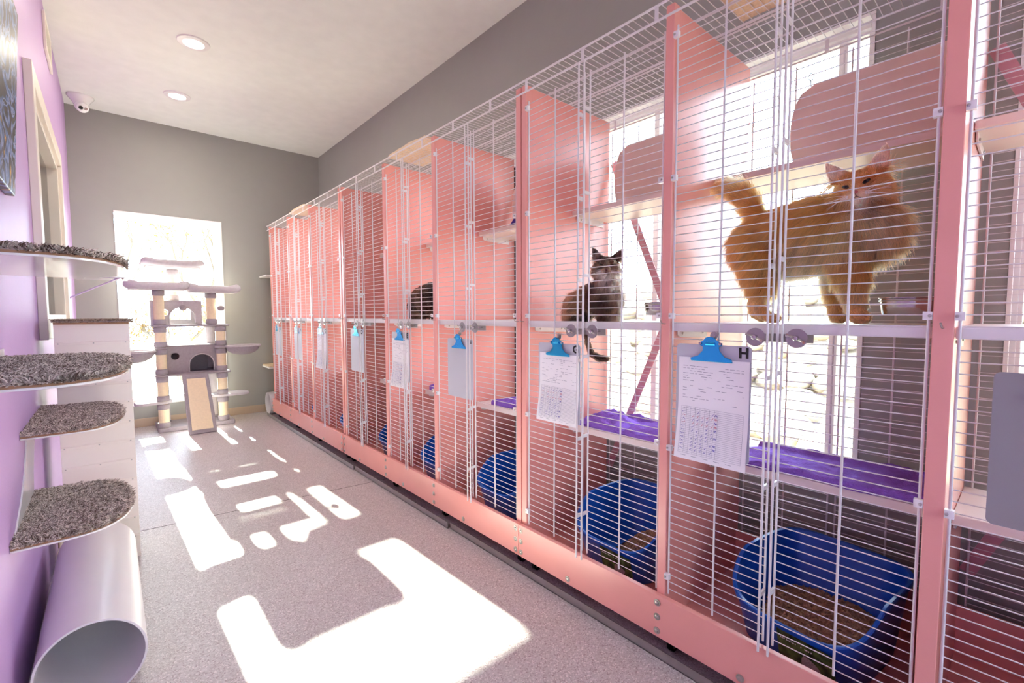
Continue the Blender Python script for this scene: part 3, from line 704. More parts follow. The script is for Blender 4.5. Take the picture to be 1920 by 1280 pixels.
clipboard('E', 2.705, 1.036, .226, .305, 'clipboard with a white form below the curled dark cat', 'E', 'board', (.32, 'white form hanging on the clipboard below the curled dark cat', 7))
clipboard('D', 3.372, 1.04, .226, .31, 'bare pale grey clipboard, first one beyond the curled dark cat', 'D')
clipboard('C', 4.11, 1.03, .226, .31, 'clipboard with a white form, third from the end wall', 'C', 'board', (.32, 'white form on the clipboard third from the end wall', 8))
clipboard('B', 4.775, 1.02, .226, .305, 'bare pale grey clipboard, second from the end wall', 'B')
clipboard('A', 5.46, 1.018, .226, .305, 'bare pale grey clipboard, last one by the end wall', 'A')

# ------------------------------------------------------------------ left wall: perches, tower, tube, picture, vent
def tongue(yc, hw, tip, inset=0, n=28):
    """D-shaped outline from the wall: straight root, rounded nose"""
    pts = [(XL+.001, yc-hw+inset)]; xs = XL+.10
    for i in range(n+1):
        a = math.pi*(i/n)-math.pi/2; c, s = math.cos(a), math.sin(a)
        pts.append((xs+(tip-inset-xs)*abs(c)**.75, yc+(hw-inset)*math.copysign(abs(s)**.85, s)))
    pts.append((XL+.001, yc+hw-inset)); return pts
def pile(name, parent, outline, z, n, length, seed, c0=(104, 84, 74), c1=(250, 238, 228), rad=.0011):
    rs = np.random.RandomState(seed); P = np.array(outline); mn, mx = P.min(0), P.max(0)
    pts = rs.uniform(mn, mx, (n*2, 2)); x, y = pts[:, 0], pts[:, 1]; ins = np.zeros(len(pts), bool); j = len(P)-1
    for i in range(len(P)):
        cond = ((P[i, 1] > y) != (P[j, 1] > y)) & (x < (P[j, 0]-P[i, 0])*(y-P[i, 1])/(P[j, 1]-P[i, 1]+1e-12)+P[i, 0]); ins ^= cond; j = i
    pts = pts[ins][:n]; m = len(pts)
    roots = np.column_stack([pts, np.full(m, z)])
    ne = n//5; Pd = P; k0 = rs.randint(0, len(P)-1, ne); ff = rs.rand(ne)[:, None]   # fringe along the rim
    er = P[k0]*(1-ff)+P[(k0+1) % len(P)]*ff; cen = P.mean(0); ed = er-cen; ed /= np.linalg.norm(ed, axis=1, keepdims=True)+1e-9
    er = er-ed*rs.uniform(0, .006, ne)[:, None]; keep = er[:, 0] > P[:, 0].min()+.01; er, ed = er[keep], ed[keep]
    roots = np.vstack([roots, np.column_stack([er, np.full(len(er), z-.004)])]); outw = np.vstack([np.zeros((m, 2)), ed]); pts = roots[:, :2]; m = len(roots)
    # tufts lean together
    ang = np.array([noise.noise(Vector((p[0]*34, p[1]*34, seed)))*9 for p in pts])+rs.normal(0, .5, m)
    lean = np.abs(rs.normal(.8, .3, m))*length; l = length*rs.uniform(.7, 1.15, m)
    d = np.column_stack([np.cos(ang)*lean, np.sin(ang)*lean, l*.8]); isr = (np.abs(outw).sum(1) > 0)[:, None]
    d = np.where(isr, np.column_stack([outw*length*.55, -length*rs.uniform(-.2, .5, m)])+d*.3, d); P1 = roots+d*np.array([.35, .35, .6]); P2 = roots+d
    k = np.clip(rs.normal(.45, .34, m)+.35*np.array([noise.noise(Vector((p[0]*60, p[1]*60, seed+3))) for p in pts]), 0, 1)[:, None]
    col = np.array(lin(c0))*(1-k)+np.array(lin(c1))*k
    return hair(name, parent, roots, [roots, P1, P2], 3, col, MT['pile'], rad, rad*.6)
def perch(yc, hw, z, tip, label, seed, length=.016, n=9000, up=None):
    t = thing('wall_perch', (XL, yc, z), label, 'cat perch', 'carpeted perches on the lilac wall')
    build(MB().prism([(x, y, z) for x, y in tongue(yc, hw, tip)], (0, 0, .005)), 'perch_plate', MT['plas'], t, smooth=None, bevel=.001)
    build(MB().prism([(x, y, z+.005) for x, y in tongue(yc, hw, tip, .004)], (0, 0, .006)), 'backing_board', MT['wood'], t, smooth=None)
    ct = build(MB().prism([(x, y, z+.011) for x, y in tongue(yc, hw, tip, .004)], (0, 0, .006)), 'carpet_top', MT['carpet'], t, smooth=None)
    stuff(pile('carpet_pile', ct, tongue(yc, hw, tip, .002), z+.017, n, length, seed))
    if up:
        build(MB().prism([(XL+.0005, y, zz) for y, zz in up], (.004, 0, 0)), 'wall_flange', MT['plas'], t, smooth=None)
    return t
perch(1.68, .345, 1.264, .040, 'highest carpeted perch on the lilac wall, its glossy white underside showing', 1, .013, 12000)
perch(1.60, .35, 1.003, .034, 'second-highest carpeted perch, jutting in at the left edge of the picture', 2, .013, 15000, [(1.86, 1.008), (1.86, 1.05), (1.955, 1.05), (1.955, 1.008)])
perch(2.47, .31, .738, .030, 'third carpeted perch down, above the lowest one', 3, .010, 12000)
perch(2.125, .27, .482, .038, 'lowest carpeted perch, above the white tunnel tube', 4, .011, 14000,
      [(1.88, .487), (1.96, .510), (2.08, .555), (2.19, .62), (2.26, .69), (2.29, .737), (2.56, .737), (2.46, .66), (2.40, .58), (2.37, .487)])
fb = MB(); fb.prism([(XL+.0005, 2.05, .481), (XL+.0005, 2.05, .41), (XL+.0005, 2.075, .39), (XL+.0005, 2.10, .41), (XL+.0005, 2.12, .481)], (.006, 0, 0))

# siding-clad tower with carpet on top
TX0, TX1, TY0, TY1, TZ = -.183, .066, 2.752, 3.06, 1.106
t = thing('siding_tower', ((TX0+TX1)/2, 2.9, 0), 'white siding-clad tower with carpeted top beside the lilac wall', 'cat tower')
build(MB().box(TX0+.002, TX1-.002, TY0+.006, TY1, .012, TZ), 'tower_body', MT['siding'], t, smooth=None)
hb = (TZ-.010)/12
for i in range(12):
    z = .010+hb*i; m_ = MB()
    m_.prism([(TX0, TY0-.006, z), (TX0, TY0-.006, z+.012), (TX0, TY0-.002, z+.016), (TX0, TY0+.004, z+hb), (TX0, TY0+.010, z+hb), (TX0, TY0+.010, z)], (TX1-TX0, 0, 0))
    sb = build(m_, 'siding_board', MT['siding'], t, smooth=None, bevel=.001)
    for x in (TX0+.012, (TX0+TX1)/2, TX1-.016):
        build(MB().lathe([(.0028, .0004), (.0028, -.0008), (.001, -.0012)], (x, TY0-.006, z+.008), (0, 1, 0), 8), 'screw', MT['zinc'], sb, smooth=40)
ob = [(TX0-.006, TY0-.012), (TX1+.008, TY0-.012), (TX1+.008, TY1+.004), (TX0-.006, TY1+.004)]
build(MB().box(TX0, TX1, TY0-.006, TY1, TZ, TZ+.008), 'top_board', MT['wood'], t, smooth=None)
ct = build(MB().box(TX0-.005, TX1+.006, TY0-.011, TY1+.003, TZ+.008, TZ+.014), 'carpet_top', MT['carpet'], t, smooth=None)
stuff(pile('carpet_pile', ct, ob, TZ+.013, 4500, .011, 9, (110, 92, 80), (196, 176, 156)))

# plastic tunnel tube on the floor
def tunnel(c, axis, L, r, label, th=.006):
    t = thing('tunnel_tube', c, label, 'cat tunnel'); c = Vector(c)
    build(MB().lathe([(r, 0), (r, L), (r-th, L), (r-th, 0), (r, 0)], c, axis, 64, caps=False), 'tube_shell', MT['pvc'], t, smooth=40)
    return t
tt = tunnel((-.079, 1.775, .1275), (0, 1, 0), .86, .127, 'big white plastic tunnel tube lying along the lilac wall')
build(MB().lathe([(.007, 0), (.007, .003), (.003, .005)], (-.079+.121*math.sin(R(20)), 1.80, .1275-.121*math.cos(R(20))), (-math.sin(R(20)), 0, math.cos(R(20))), 12), 'bolt', MT['zinc'], tt, smooth=40)
tunnel((1.333, 5.80, .1275), (1, 0, 0), .55, .127, 'white plastic tunnel tube behind the far end of the cages')

# canvas picture, leaning forward at the top
P_ = [(-.236, 1.45, 1.53), (-.214, 1.45, 1.53), (-.182, 1.45, 2.11), (-.222, 1.45, 2.11)]
t = thing('canvas_picture', (-.236, 1.8, 1.53), 'dark abstract swirl painting on canvas on the lilac wall', 'painting')
build(MB().prism(P_, (0, .75, 0)), 'canvas', MT['art'], t, smooth=None, bevel=.003)
# supply-air grille high on the wall
t = thing('air_vent', (XL, 4.29, 2.9), 'white air vent grille high on the lilac wall', 'vent')
v = MB(); a0, a1, b0, b1 = 4.08, 4.5, 2.785, 3.01
for (p, q, s, w_) in ((a0, a0+.03, b0, b1), (a1-.03, a1, b0, b1), (a0+.03, a1-.03, b0, b0+.03), (a0+.03, a1-.03, b1-.03, b1)): v.box(XL+.0005, XL+.014, p, q, s, w_)
build(v, 'vent_frame', MT['trim'], t, smooth=None, bevel=.002)
build(MB().box(XL+.0004, XL+.002, a0+.03, a1-.03, b0+.03, b1-.03), 'vent_shade_sheet', MT['slot'], t, smooth=None)  # dark sheet flat on the wall, painted as the shade behind the louvres
for i in range(7):
    z = b0+.042+.0225*i; build(MB().prism([(XL+.002, a0+.03, z+.012), (XL+.011, a0+.03, z), (XL+.0125, a0+.03, z+.0012), (XL+.0035, a0+.03, z+.0132)], (0, a1-a0-.06, 0)), 'louvre', MT['trim'], t, smooth=None)
# far shelf on the lilac wall with a strut bracket
t = thing('wall_shelf', (XL, 4.5, 1.432), 'white shelf on lavender strut bracket beyond the interior window', 'shelf')
build(MB().box(XL+.001, .13, 4.66, 5.1, 1.434, 1.452), 'shelf_board', MT['plas'], t, smooth=None, bevel=.002)
b = MB(); b.box(XL+.0005, XL+.004, 4.71, 4.735, 1.20, 1.434); b.box(XL+.004, .10, 4.71, 4.735, 1.431, 1.434)
b.tube([(XL+.004, 4.7225, 1.265), (XL+.02, 4.7225, 1.275), (.05, 4.7225, 1.425), (.07, 4.7225, 1.431)], .006, 6)
br = build(b, 'strut_bracket', MT['lav'], t, smooth=40)
for p, ax in (((XL+.004, 4.7225, 1.22), (1, 0, 0)), ((XL+.004, 4.7225, 1.40), (1, 0, 0)), ((-.13, 4.7225, 1.431), (0, 0, -1)), ((.09, 4.7225, 1.431), (0, 0, -1))):
    build(MB().lathe([(.006, 0), (.006, .006), (.003, .009)], p, ax, 10), 'screw', MT['zinc'], br, smooth=40)
# security camera
t = thing('security_camera', (-.116, 5.72, ZC), 'white dome security camera on the ceiling corner', 'camera')
build(MB().lathe([(.092, 0), (.094, -.010), (.088, -.018), (.060, -.055), (.052, -.075), (.045, -.08)], (-.116, 5.72, ZC), n=32), 'camera_base', MT['plas'], t, smooth=50)
hd = Vector((.25, -.80, -.55)).normalized(); hc_ = Vector((-.114, 5.70, ZC-.092))
bl = MB(); bl.ball(hc_, .048, 24, 16); bl.lathe([(.043, .02), (.043, .046), (.036, .052)], hc_, hd, 28); ball_ = build(bl, 'camera_ball', MT['plas'], t, smooth=50)
sd_ = hd.cross(Vector((0, 0, 1))).normalized()
build(MB().lathe([(.016, 0), (.016, .004), (.010, .006)], hc_+hd*.051+sd_*.016, hd, 18), 'camera_lens', MT['dark'], ball_, smooth=50)
build(MB().lathe([(.013, 0), (.012, .004), (.006, .005)], hc_+hd*.051-sd_*.018, hd, 18), 'infrared_window', MT['steel'], ball_, smooth=50)
# small corner perches beyond the last cage
for z, lab, c in ((1.575, 'upper white corner perch on the grey end wall behind the cages', False), (.535, 'lower carpeted corner perch on the grey end wall behind the cages', True)):
    t = thing('corner_perch', (1.6, YB, z), lab, 'cat perch', 'corner perches on the end wall')
    build(MB().box(1.333, 1.95, 5.70, YB-.001, z, z+.018), 'perch_board', MT['white'], t, smooth=None, bevel=.003)
    if c: build(MB().box(1.337, 1.95, 5.705, YB-.003, z+.018, z+.032), 'carpet_top', MT['mat_tan'], t, smooth=None, bevel=.004)

# ------------------------------------------------------------------ cat tree by the end window
CT = thing('cat_tree', (.6, 5.72, 0), 'tall grey plush cat tree with sisal posts in front of the bright window', 'cat tree')
from mathutils.geometry import tessellate_polygon
def holed(outer, holes, fn, d):
    loops = [[Vector((p[0], p[1], 0)) for p in L] for L in [outer]+holes]
    tris = tessellate_polygon(loops); flat = [p for L in loops for p in L]; n = len(flat); d = Vector(d)
    A = [Vector(fn(p.x, p.y)) for p in flat]; B = [p+d for p in A]; F = [tuple(t_) for t_ in tris]+[tuple(i+n for i in reversed(t_)) for t_ in tris]; o = 0
    for L in loops:
        k = len(L)
        for i in range(k): F.append((o+i, o+(i+1) % k, n+o+(i+1) % k, n+o+i))
        o += k
    return MB().add(A+B, F)
def rrect(x0, x1, y0, y1, r, n=5):
    o = []
    for cx, cy, a0 in ((x1-r, y1-r, 0), (x0+r, y1-r, 90), (x0+r, y0+r, 180), (x1-r, y0+r, 270)):
        for q in range(n+1): a = R(a0+90*q/n); o.append((cx+r*math.cos(a), cy+r*math.sin(a)))
    return o
def slab(name, x0, x1, y0, y1, z0, z1, m='dplush', r=.02, pn=None):
    return build(MB().prism([(x, y, z0) for x, y in rrect(x0, x1, y0, y1, r)], (0, 0, z1-z0)), name, MT[m], CT, smooth=None, bevel=.006)
slab('base_board', .31, .96, 5.55, 5.96, .001, .042)
def post(x, y, z0, z1, r=.044, m='sisal', ch=.055):
    mb = MB(); n = max(6, int((z1-z0)/.006)); prof = [(r-.0012*(i % 2), z0+(z1-z0)*i/n) for i in range(n+1)]
    p = build(mb.lathe(prof, (x, y, 0), n=18), 'scratching_post', MT[m], CT, smooth=60)
    for a, b in ((z0, z0+ch), (z1-ch, z1)):
        build(MB().lathe([(r+.001, a+.001), (r+.007, a+.005), (r+.0075, b-.005), (r+.001, b-.001)], (x, y, 0), n=18), 'post_cuff', MT['dplush'], p, smooth=60)
LX, RX, PY = .362, .862, 5.605
for a, b in ((.042, .277), (.303, .545), (.565, .815), (.83, 1.03)): post(LX, PY, a, b)
post(LX, PY, 1.05, 1.385)
for a, b in ((.042, .292), (.318, .545), (.565, .80), (.83, 1.03)): post(RX, PY, a, b)
post(.79, PY+.01, 1.05, 1.37)
for x in (LX+.03, .815):
    for a, b in ((.042, .545), (.565, 1.03)): post(x, 5.89, a, b, .044, 'plush', .02)
post(.495, 5.78, 1.29, 1.605)
slab('shelf', .305, .94, 5.56, 5.94, .545, .565); slab('shelf', .305, .94, 5.56, 5.94, 1.03, 1.05)
# low half-round platforms
slab('low_platform', .14, .435, 5.56, 5.80, .277, .303, 'plush', .09); slab('low_platform', .765, 1.115, 5.56, 5.80, .292, .318, 'plush', .09)
def arch(x0, x1, z0, h, n=14):
    xc, rx = (x0+x1)/2, (x1-x0)/2; zs = z0+h-min(rx, h*.8)
    return [(x0, z0)]+[(xc-rx*math.cos(math.pi*i/n), zs+(z0+h-zs)*math.sin(math.pi*i/n)) for i in range(n+1)]+[(x1, z0)]
def condo(x0, x1, y0, y1, z0, z1, arch_, hole, m, opened=True):
    f = holed([(x0, z0), (x1, z0), (x1, z1), (x0, z1)], [arch_, [(hole[0]+hole[2]*math.cos(2*math.pi*i/20), hole[1]+hole[3]*math.sin(2*math.pi*i/20)) for i in range(20)]], lambda x, z: (x, y0, z), (0, .014, 0))
    f = build(f, 'condo', MT[m], CT, smooth=None)
    b = MB(); b.box(x0, x0+.014, y0+.0145, y1, z0, z1); b.box(x1-.014, x1, y0+.0145, y1, z0, z1); b.box(x0, x1, y0-.002, y1+.002, z1, z1+.014)
    build(b, 'condo_walls', MT[m], f, smooth=None, bevel=.004)
    back = holed([(x0, z0), (x1, z0), (x1, z1), (x0, z1)], [[(x0+.08, z0+.05), (x1-.07, z0+.05), (x1-.07, z1-.05), (x0+.08, z1-.05)]] if opened else [], lambda x, z: (x, y1, z), (0, .012, 0))
    build(back, 'condo_back', MT[m], f, smooth=None)
    build(MB().tube([(x, y0-.002, z) for x, z in arch_], .006, 6), 'arch_piping', MT['plush'], f, smooth=60)
condo(.295, .712, 5.625, 5.87, 1.05, 1.275, arch(.44, .655, 1.062, .165), (.405, 1.17, .032, .032), 'plush')
condo(.385, .835, 5.625, 5.87, .565, .83, arch(.585, .80, .575, .175), (.475, .735, .035, .035), 'dplush', False)
def bed(x0, x1, y0, y1, z, tilt=0):
    """plush perch with a thick bolster that rises at both ends"""
    s = build(MB().prism([(x, y, z) for x, y in rrect(x0+.015, x1-.015, y0+.015, y1-.015, .06)], (0, 0, .02)), 'perch_bed', MT['plush'], CT, smooth=None, bevel=.006)
    pts = []; rr = []
    for x, y in rrect(x0+.02, x1-.02, y0+.02, y1-.02, .07, 8):
        e = abs((x-(x0+x1)/2)/((x1-x0)/2)); pts.append((x, y, z+.032+.026*max(0, (e-.45)/.55)**1.3+tilt*(x-(x0+x1)/2)))
        rr.append(.028+.014*max(0, (e-.4)/.6))
    # even spacing
    dense = []; dr = []
    for i in range(len(pts)):
        a, b = Vector(pts[i]), Vector(pts[(i+1) % len(pts)])
        k = max(1, int((b-a).length/.03))
        for q in range(k):
            dense.append(tuple(a+(b-a)*q/k)); dr.append(rr[i]+(rr[(i+1) % len(pts)]-rr[i])*q/k)
    build(MB().tube(dense, dr, 12, True), 'bolster', MT['plush'], s, smooth=180)
    build(MB().prism([(x, y, z+.019) for x, y in rrect(x0+.03, x1-.03, y0+.03, y1-.03, .05)], (0, 0, .01)), 'cushion', MT['plush'], s, smooth=None, bevel=.004)
bed(.258, .725, 5.49, 5.95, 1.605); bed(.122, .592, 5.42, 5.74, 1.385); bed(.590, 1.03, 5.44, 5.76, 1.37)
def hammock(cx, cy, z, rx, ry, dep):
    mb = MB(); n = 28; m = 8; V = []
    for k in (0, 1):
        for i in range(m+1):
            f = math.cos(i/m*math.pi/2); h = -dep*math.sin(i/m*math.pi/2)
            for j in range(n):
                a = 2*math.pi*j/n; rp = 1+.02*math.sin(a*9)*f
                V.append((cx+(rx-.004*k)*max(f, .02)*rp*math.cos(a), cy+(ry-.004*k)*max(f, .02)*rp*math.sin(a), z+h+.004*k))
    N_ = (m+1)*n; F = []
    for i in range(m):
        for j in range(n):
            q = (i*n+j, i*n+(j+1) % n, (i+1)*n+(j+1) % n, (i+1)*n+j); F += [q, tuple(N_+x for x in reversed(q))]
    F += [(j, (j+1) % n, N_+(j+1) % n, N_+j) for j in range(n)]+[tuple(m*n+j for j in range(n)), tuple(N_+m*n+j for j in reversed(range(n)))]
    h = build(mb.add(V, F), 'hammock_basket', MT['dplush'], CT, smooth=180)
    build(MB().tube([(cx+rx*math.cos(a), cy+ry*math.sin(a), z) for a in np.linspace(0, 2*math.pi, 32, endpoint=False)], .011, 8, True), 'hoop', MT['plush'], h, smooth=180)
hammock(1.06, 5.60, .82, .165, .14, .10); hammock(.16, 5.60, .80, .16, .14, .11)
slab('hammock_arm', .80, .91, 5.56, 5.66, .805, .83, 'dplush', .02); slab('hammock_arm', .315, .41, 5.56, 5.66, .815, .83, 'dplush', .02)
# scratching ramp
A0 = Vector((.52, 5.265, .006)); A1 = Vector((.755, 5.265, .006)); B0 = Vector((.515, 5.55, .555)); B1 = Vector((.735, 5.55, .555))
nn = (A1-A0).cross(B0-A0).normalized()
if nn.y > 0: nn = -nn
rp = build(MB().prism([A0, A1, B1, B0], -nn*.02), 'scratching_ramp', MT['dplush'], CT, smooth=None, bevel=.006)
q = lambda u, v: A0*(1-u)*(1-v)+A1*u*(1-v)+B1*u*v+B0*(1-u)*v+nn*.0015
build(MB().prism([q(.13, .06), q(.87, .06), q(.85, .92), q(.15, .92)], nn*.003), 'sisal_panel', MT['sisal'], rp, smooth=None)
def pom(x, y, z, ztop, r=.033):
    p = build(MB().ball((x, y, z), (r, r, r*.85), 14, 9), 'pompom_ball', MT['dplush'], CT, smooth=180)
    if ztop: build(MB().cyl((x, y, z+r*.8), (x, y, ztop), .0012, 6), 'string', MT['white'], p)
pom(.553, 5.60, 1.215, 1.275); pom(.868, 5.56, 1.215, 1.375); pom(.66, 5.52, 1.425, None, .028)

# ------------------------------------------------------------------ cats
def chain(pts):
    """tapered limb: list of (x,y,z,r) -> overlapping spheres"""
    o = []
    for a, b in zip(pts[:-1], pts[1:]):
        d = math.dist(a[:3], b[:3]); k = max(2, int(d/(min(a[3], b[3])*.35))+1)
        for i in range(k+1):
            f = i/k; o.append((tuple(a[j]+(b[j]-a[j])*f for j in range(3)), a[3]+(b[3]-a[3])*f))
    return o
def blob_body(spheres, ellipsoids, voxel, smooth_n):
    bm = bmesh.new()
    for c, r in spheres: bmesh.ops.create_icosphere(bm, subdivisions=2, radius=r, matrix=Matrix.Translation(c))
    for c, rad, rot in ellipsoids:
        bmesh.ops.create_icosphere(bm, subdivisions=3, radius=1, matrix=Matrix.Translation(c) @ rot.to_4x4() @ Matrix.Diagonal((*rad, 1)))
    me = bpy.data.meshes.new('tmp'); bm.to_mesh(me); bm.free()
    o = bpy.data.objects.new('tmp', me); COL.objects.link(o)
    r = o.modifiers.new('r', 'REMESH'); r.mode = 'VOXEL'; r.voxel_size = voxel
    s = o.modifiers.new('s', 'SMOOTH'); s.factor = .5; s.iterations = smooth_n
    bpy.context.view_layer.update(); dg = bpy.context.evaluated_depsgraph_get()
    out = bpy.data.meshes.new_from_object(o.evaluated_get(dg)); bpy.data.objects.remove(o); bpy.data.meshes.remove(me)
    return out
def blend(P, anchors):
    """anchors: (pos, radius, length, colour, flow dir, lift) -> weighted fields at points P"""
    A = np.array([a[0] for a in anchors]); rad = np.array([a[1] for a in anchors])
    d2 = ((P[:, None, :]-A[None])**2).sum(2)/rad[None]**2
    w = np.exp(-(d2-d2.min(1, keepdims=True))*1.6); w /= w.sum(1, keepdims=True)
    L = w@np.array([a[2] for a in anchors]); Cc = w@np.array([lin(a[3]) for a in anchors]); Fl = w@np.array([a[4] for a in anchors], float); Lf = w@np.array([a[5] for a in anchors])
    Fl /= np.linalg.norm(Fl, axis=1, keepdims=True)+1e-9
    return L, Cc, Fl, Lf
def make_cat(name, loc, label, me, anchors, n_fur, seed, stripe, rad, eyes_fn, group=None, bounds_z=None, body_dark=.8):
    t = thing('cat', loc, label, 'cat'); og = Vector(loc)
    nv = len(me.vertices); V = np.empty(nv*3, np.float32); me.vertices.foreach_get('co', V); V = V.reshape(-1, 3).astype(float)
    Nn = np.empty(nv*3, np.float32); me.vertices.foreach_get('normal', Nn); Nn = Nn.reshape(-1, 3).astype(float)
    me.calc_loop_triangles(); nt_ = len(me.loop_triangles); T = np.empty(nt_*3, np.int32); me.loop_triangles.foreach_get('vertices', T); T = T.reshape(-1, 3)
    _, cv, _, _ = blend(V, anchors)
    a = me.attributes.new('fur_color', 'FLOAT_COLOR', 'POINT'); c4 = np.ones((nv, 4), np.float32); c4[:, :3] = cv*body_dark*stripe(V)[:, None]; a.data.foreach_set('color', c4.reshape(-1))
    me.transform(Matrix.Translation(-og)); me.shade_smooth(); me.materials.clear(); me.materials.append(MT['fur']); me.name = 'cat_body'
    b = link('cat_body', me, t)
    rs = np.random.RandomState(seed)
    ar = np.linalg.norm(np.cross(V[T[:, 1]]-V[T[:, 0]], V[T[:, 2]]-V[T[:, 0]]), axis=1); cum = np.cumsum(ar)/ar.sum()
    ti = np.searchsorted(cum, rs.rand(n_fur)); u, v = rs.rand(n_fur), rs.rand(n_fur); fl = u+v > 1; u[fl] = 1-u[fl]; v[fl] = 1-v[fl]
    w0 = (1-u-v)[:, None]; P = V[T[ti, 0]]*w0+V[T[ti, 1]]*u[:, None]+V[T[ti, 2]]*v[:, None]
    N_ = Nn[T[ti, 0]]*w0+Nn[T[ti, 1]]*u[:, None]+Nn[T[ti, 2]]*v[:, None]; N_ /= np.linalg.norm(N_, axis=1, keepdims=True)+1e-9
    L, Cc, Fl, Lf = blend(P, anchors)
    Ft = Fl-N_*(Fl*N_).sum(1, keepdims=True); Ft /= np.linalg.norm(Ft, axis=1, keepdims=True)+1e-9
    # strands gather into locks
    lk = np.array([(noise.noise(Vector(p*55)), noise.noise(Vector(p*55+np.array([9, 3, 1]))), noise.noise(Vector(p*55+np.array([1, 7, 5])))) for p in P])
    L = L*rs.uniform(.65, 1.1, n_fur); d0 = N_*Lf[:, None]+Ft*(1-Lf[:, None]*.5)+lk*.45+rs.normal(0, .10, (n_fur, 3)); d0 /= np.linalg.norm(d0, axis=1, keepdims=True)+1e-9
    g = np.array([0, 0, -1.0])
    P1 = P+d0*(L*.4)[:, None]; d1 = d0*.75+Ft*.35+g*.10; d1 /= np.linalg.norm(d1, axis=1, keepdims=True); P2 = P1+d1*(L*.35)[:, None]
    d2 = d1*.8+Ft*.3+g*.2+lk*.25; d2 /= np.linalg.norm(d2, axis=1, keepdims=True); P3 = P2+d2*(L*.3)[:, None]
    Q = [P, P1, P2, P3]
    if bounds_z is not None:
        for q in Q[1:]: q[:, 2] = np.where((P[:, 2] > bounds_z), np.maximum(q[:, 2], bounds_z+.002), q[:, 2])
    col = Cc*stripe(P)[:, None]*rs.uniform(.72, 1.18, n_fur)[:, None]
    f = hair('fur', b, P, Q, 4, np.clip(col, .004, .98), MT['furhair'], rad, rad*.25)
    eyes_fn(t, b)
    return t
def frame(F, roll=0, up=(0, 0, 1)):
    F = Vector(F).normalized(); s = F.cross(Vector(up)).normalized(); u = s.cross(F).normalized()
    q = Matrix.Rotation(roll, 3, F); s = q @ s; u = q @ u
    return F, s, u       # forward, cat's right-hand side, up
def head_shape(c, F, s, u, k=1.0, ear=1.0):
    c = Vector(c); rot = Matrix((s, F, u)).transposed()
    at = lambda a, f, h: c+s*(a*k)+F*(f*k)+u*(h*k)
    E_ = [(c, (.050*k, .050*k, .045*k), rot), (at(0, .046, -.018), (.021*k, .024*k, .017*k), rot), (at(0, .040, -.034), (.015*k, .018*k, .011*k), rot), (at(0, .042, .004), (.014*k, .026*k, .020*k), rot)]
    for q in (1, -1):
        E_ += [(at(q*.030, .020, -.016), (.026*k, .028*k, .022*k), rot), (at(q*.012, .056, -.020), (.014*k, .013*k, .012*k), rot), (at(q*.022, .034, .021), (.016*k, .014*k, .008*k), rot)]
        for i in range(9):
            f = i/8; w = (.030*(1-f)**.75+.005)
            E_.append((at(q*(.033+.034*f*ear), .000-.006*f, .028+.056*f*ear), (w*k, (.007*(1-f)+.003)*k, .009*k), rot))
    return E_, at
def add_face(at, F, s, u, k, nose_m, squint, iris=None, wr=1.0):
    def fn(t, b):
        rot = Matrix((s, F, u)).transposed(); og = worg(b)
        def ell(nm, pos, rad, m, tilt=0, par=b):
            mb = MB(); mb.ball((0, 0, 0), (1, 1, 1), 14, 10); M_ = rot @ Matrix.Rotation(tilt, 3, 'Y') @ Matrix.Diagonal(rad)
            mb.v = [tuple(M_ @ Vector(p)+Vector(pos)) for p in mb.v]; return build(mb, nm, m, par, smooth=180)
        for q in (1, -1):
            e = ell('eye', at(q*.021, .0455, .0075), (.0105*k, .006*k, (.0048 if not squint else .0026)*k), MT['eye'] if iris is None else iris, q*R(-18))
            if not squint: ell('pupil', at(q*.021, .0512, .0075), (.0032*k, .0014*k, .0044*k), MT['dark'], 0, e)
        ell('nose', at(0, .0695, -.0125), (.0062*k, .0035*k, .0042*k), nose_m)
        mo = MB(); mo.tube([at(-.013, .062, -.031), at(-.006, .0675, -.028), at(0, .0695, -.023), at(.006, .0675, -.028), at(.013, .062, -.031)], .0011*k, 6); mo.tube([at(0, .070, -.016), at(0, .0695, -.023)], .001*k, 6)
        build(mo, 'mouth_line', MT['dnose'], b, smooth=60)
        w = MB(); r = random.Random(3)
        for q in (1, -1):
            for i in range(7):
                p = at(q*.016, .064, -.018-.003*(i % 3)); w.tube([p, p+s*(q*.022*k)+F*(.008*k)+u*((i-3)*.0022*k), p+s*(q*.055*k)+F*(-.004*k)+u*((i-3)*.006*k-.006)], [.0005*wr, .0004*wr, .00015*wr], 4)
        build(w, 'whiskers', MT['paper'], b, smooth=60)
    return fn
SH = 1.1135
# --- orange cat, standing on the shelf, body to the right, head turned to the camera
F, s_, u_v = frame((-.955, -.02, -.20), R(8))
HC = (1.530, .327, 1.484)
E_, at_ = head_shape(HC, F, s_, u_v, 1.0, 1.0)
I3 = Matrix.Identity(3)
sp = chain([(1.60, .612, 1.385, .064), (1.60, .54, 1.392, .082), (1.595, .46, 1.395, .090), (1.59, .39, 1.392, .088), (1.578, .325, 1.375, .070)])
sp += chain([(1.60, .585, 1.345, .058), (1.60, .50, 1.340, .066), (1.595, .42, 1.345, .070)])
sp += chain([(1.585, .36, 1.41, .066), (1.56, .335, 1.455, .055), (1.54, .328, 1.485, .045)])
sp += chain([(1.565, .612, 1.36, .058), (1.556, .585, 1.275, .045), (1.555, .572, 1.225, .032), (1.56, .590, 1.180, .021), (1.558, .573, 1.145, .018), (1.555, .548, 1.131, .0175), (1.553, .532, 1.130, .0165)])
sp += chain([(1.635, .625, 1.36, .056), (1.645, .615, 1.275, .042), (1.648, .610, 1.225, .030), (1.652, .637, 1.180, .020), (1.652, .632, 1.145, .017), (1.650, .610, 1.131, .017)])
sp += chain([(1.562, .355, 1.355, .060), (1.555, .350, 1.28, .042), (1.555, .342, 1.225, .032), (1.555, .333, 1.165, .0235), (1.552, .326, 1.138, .0225), (1.546, .312, 1.133, .020)])
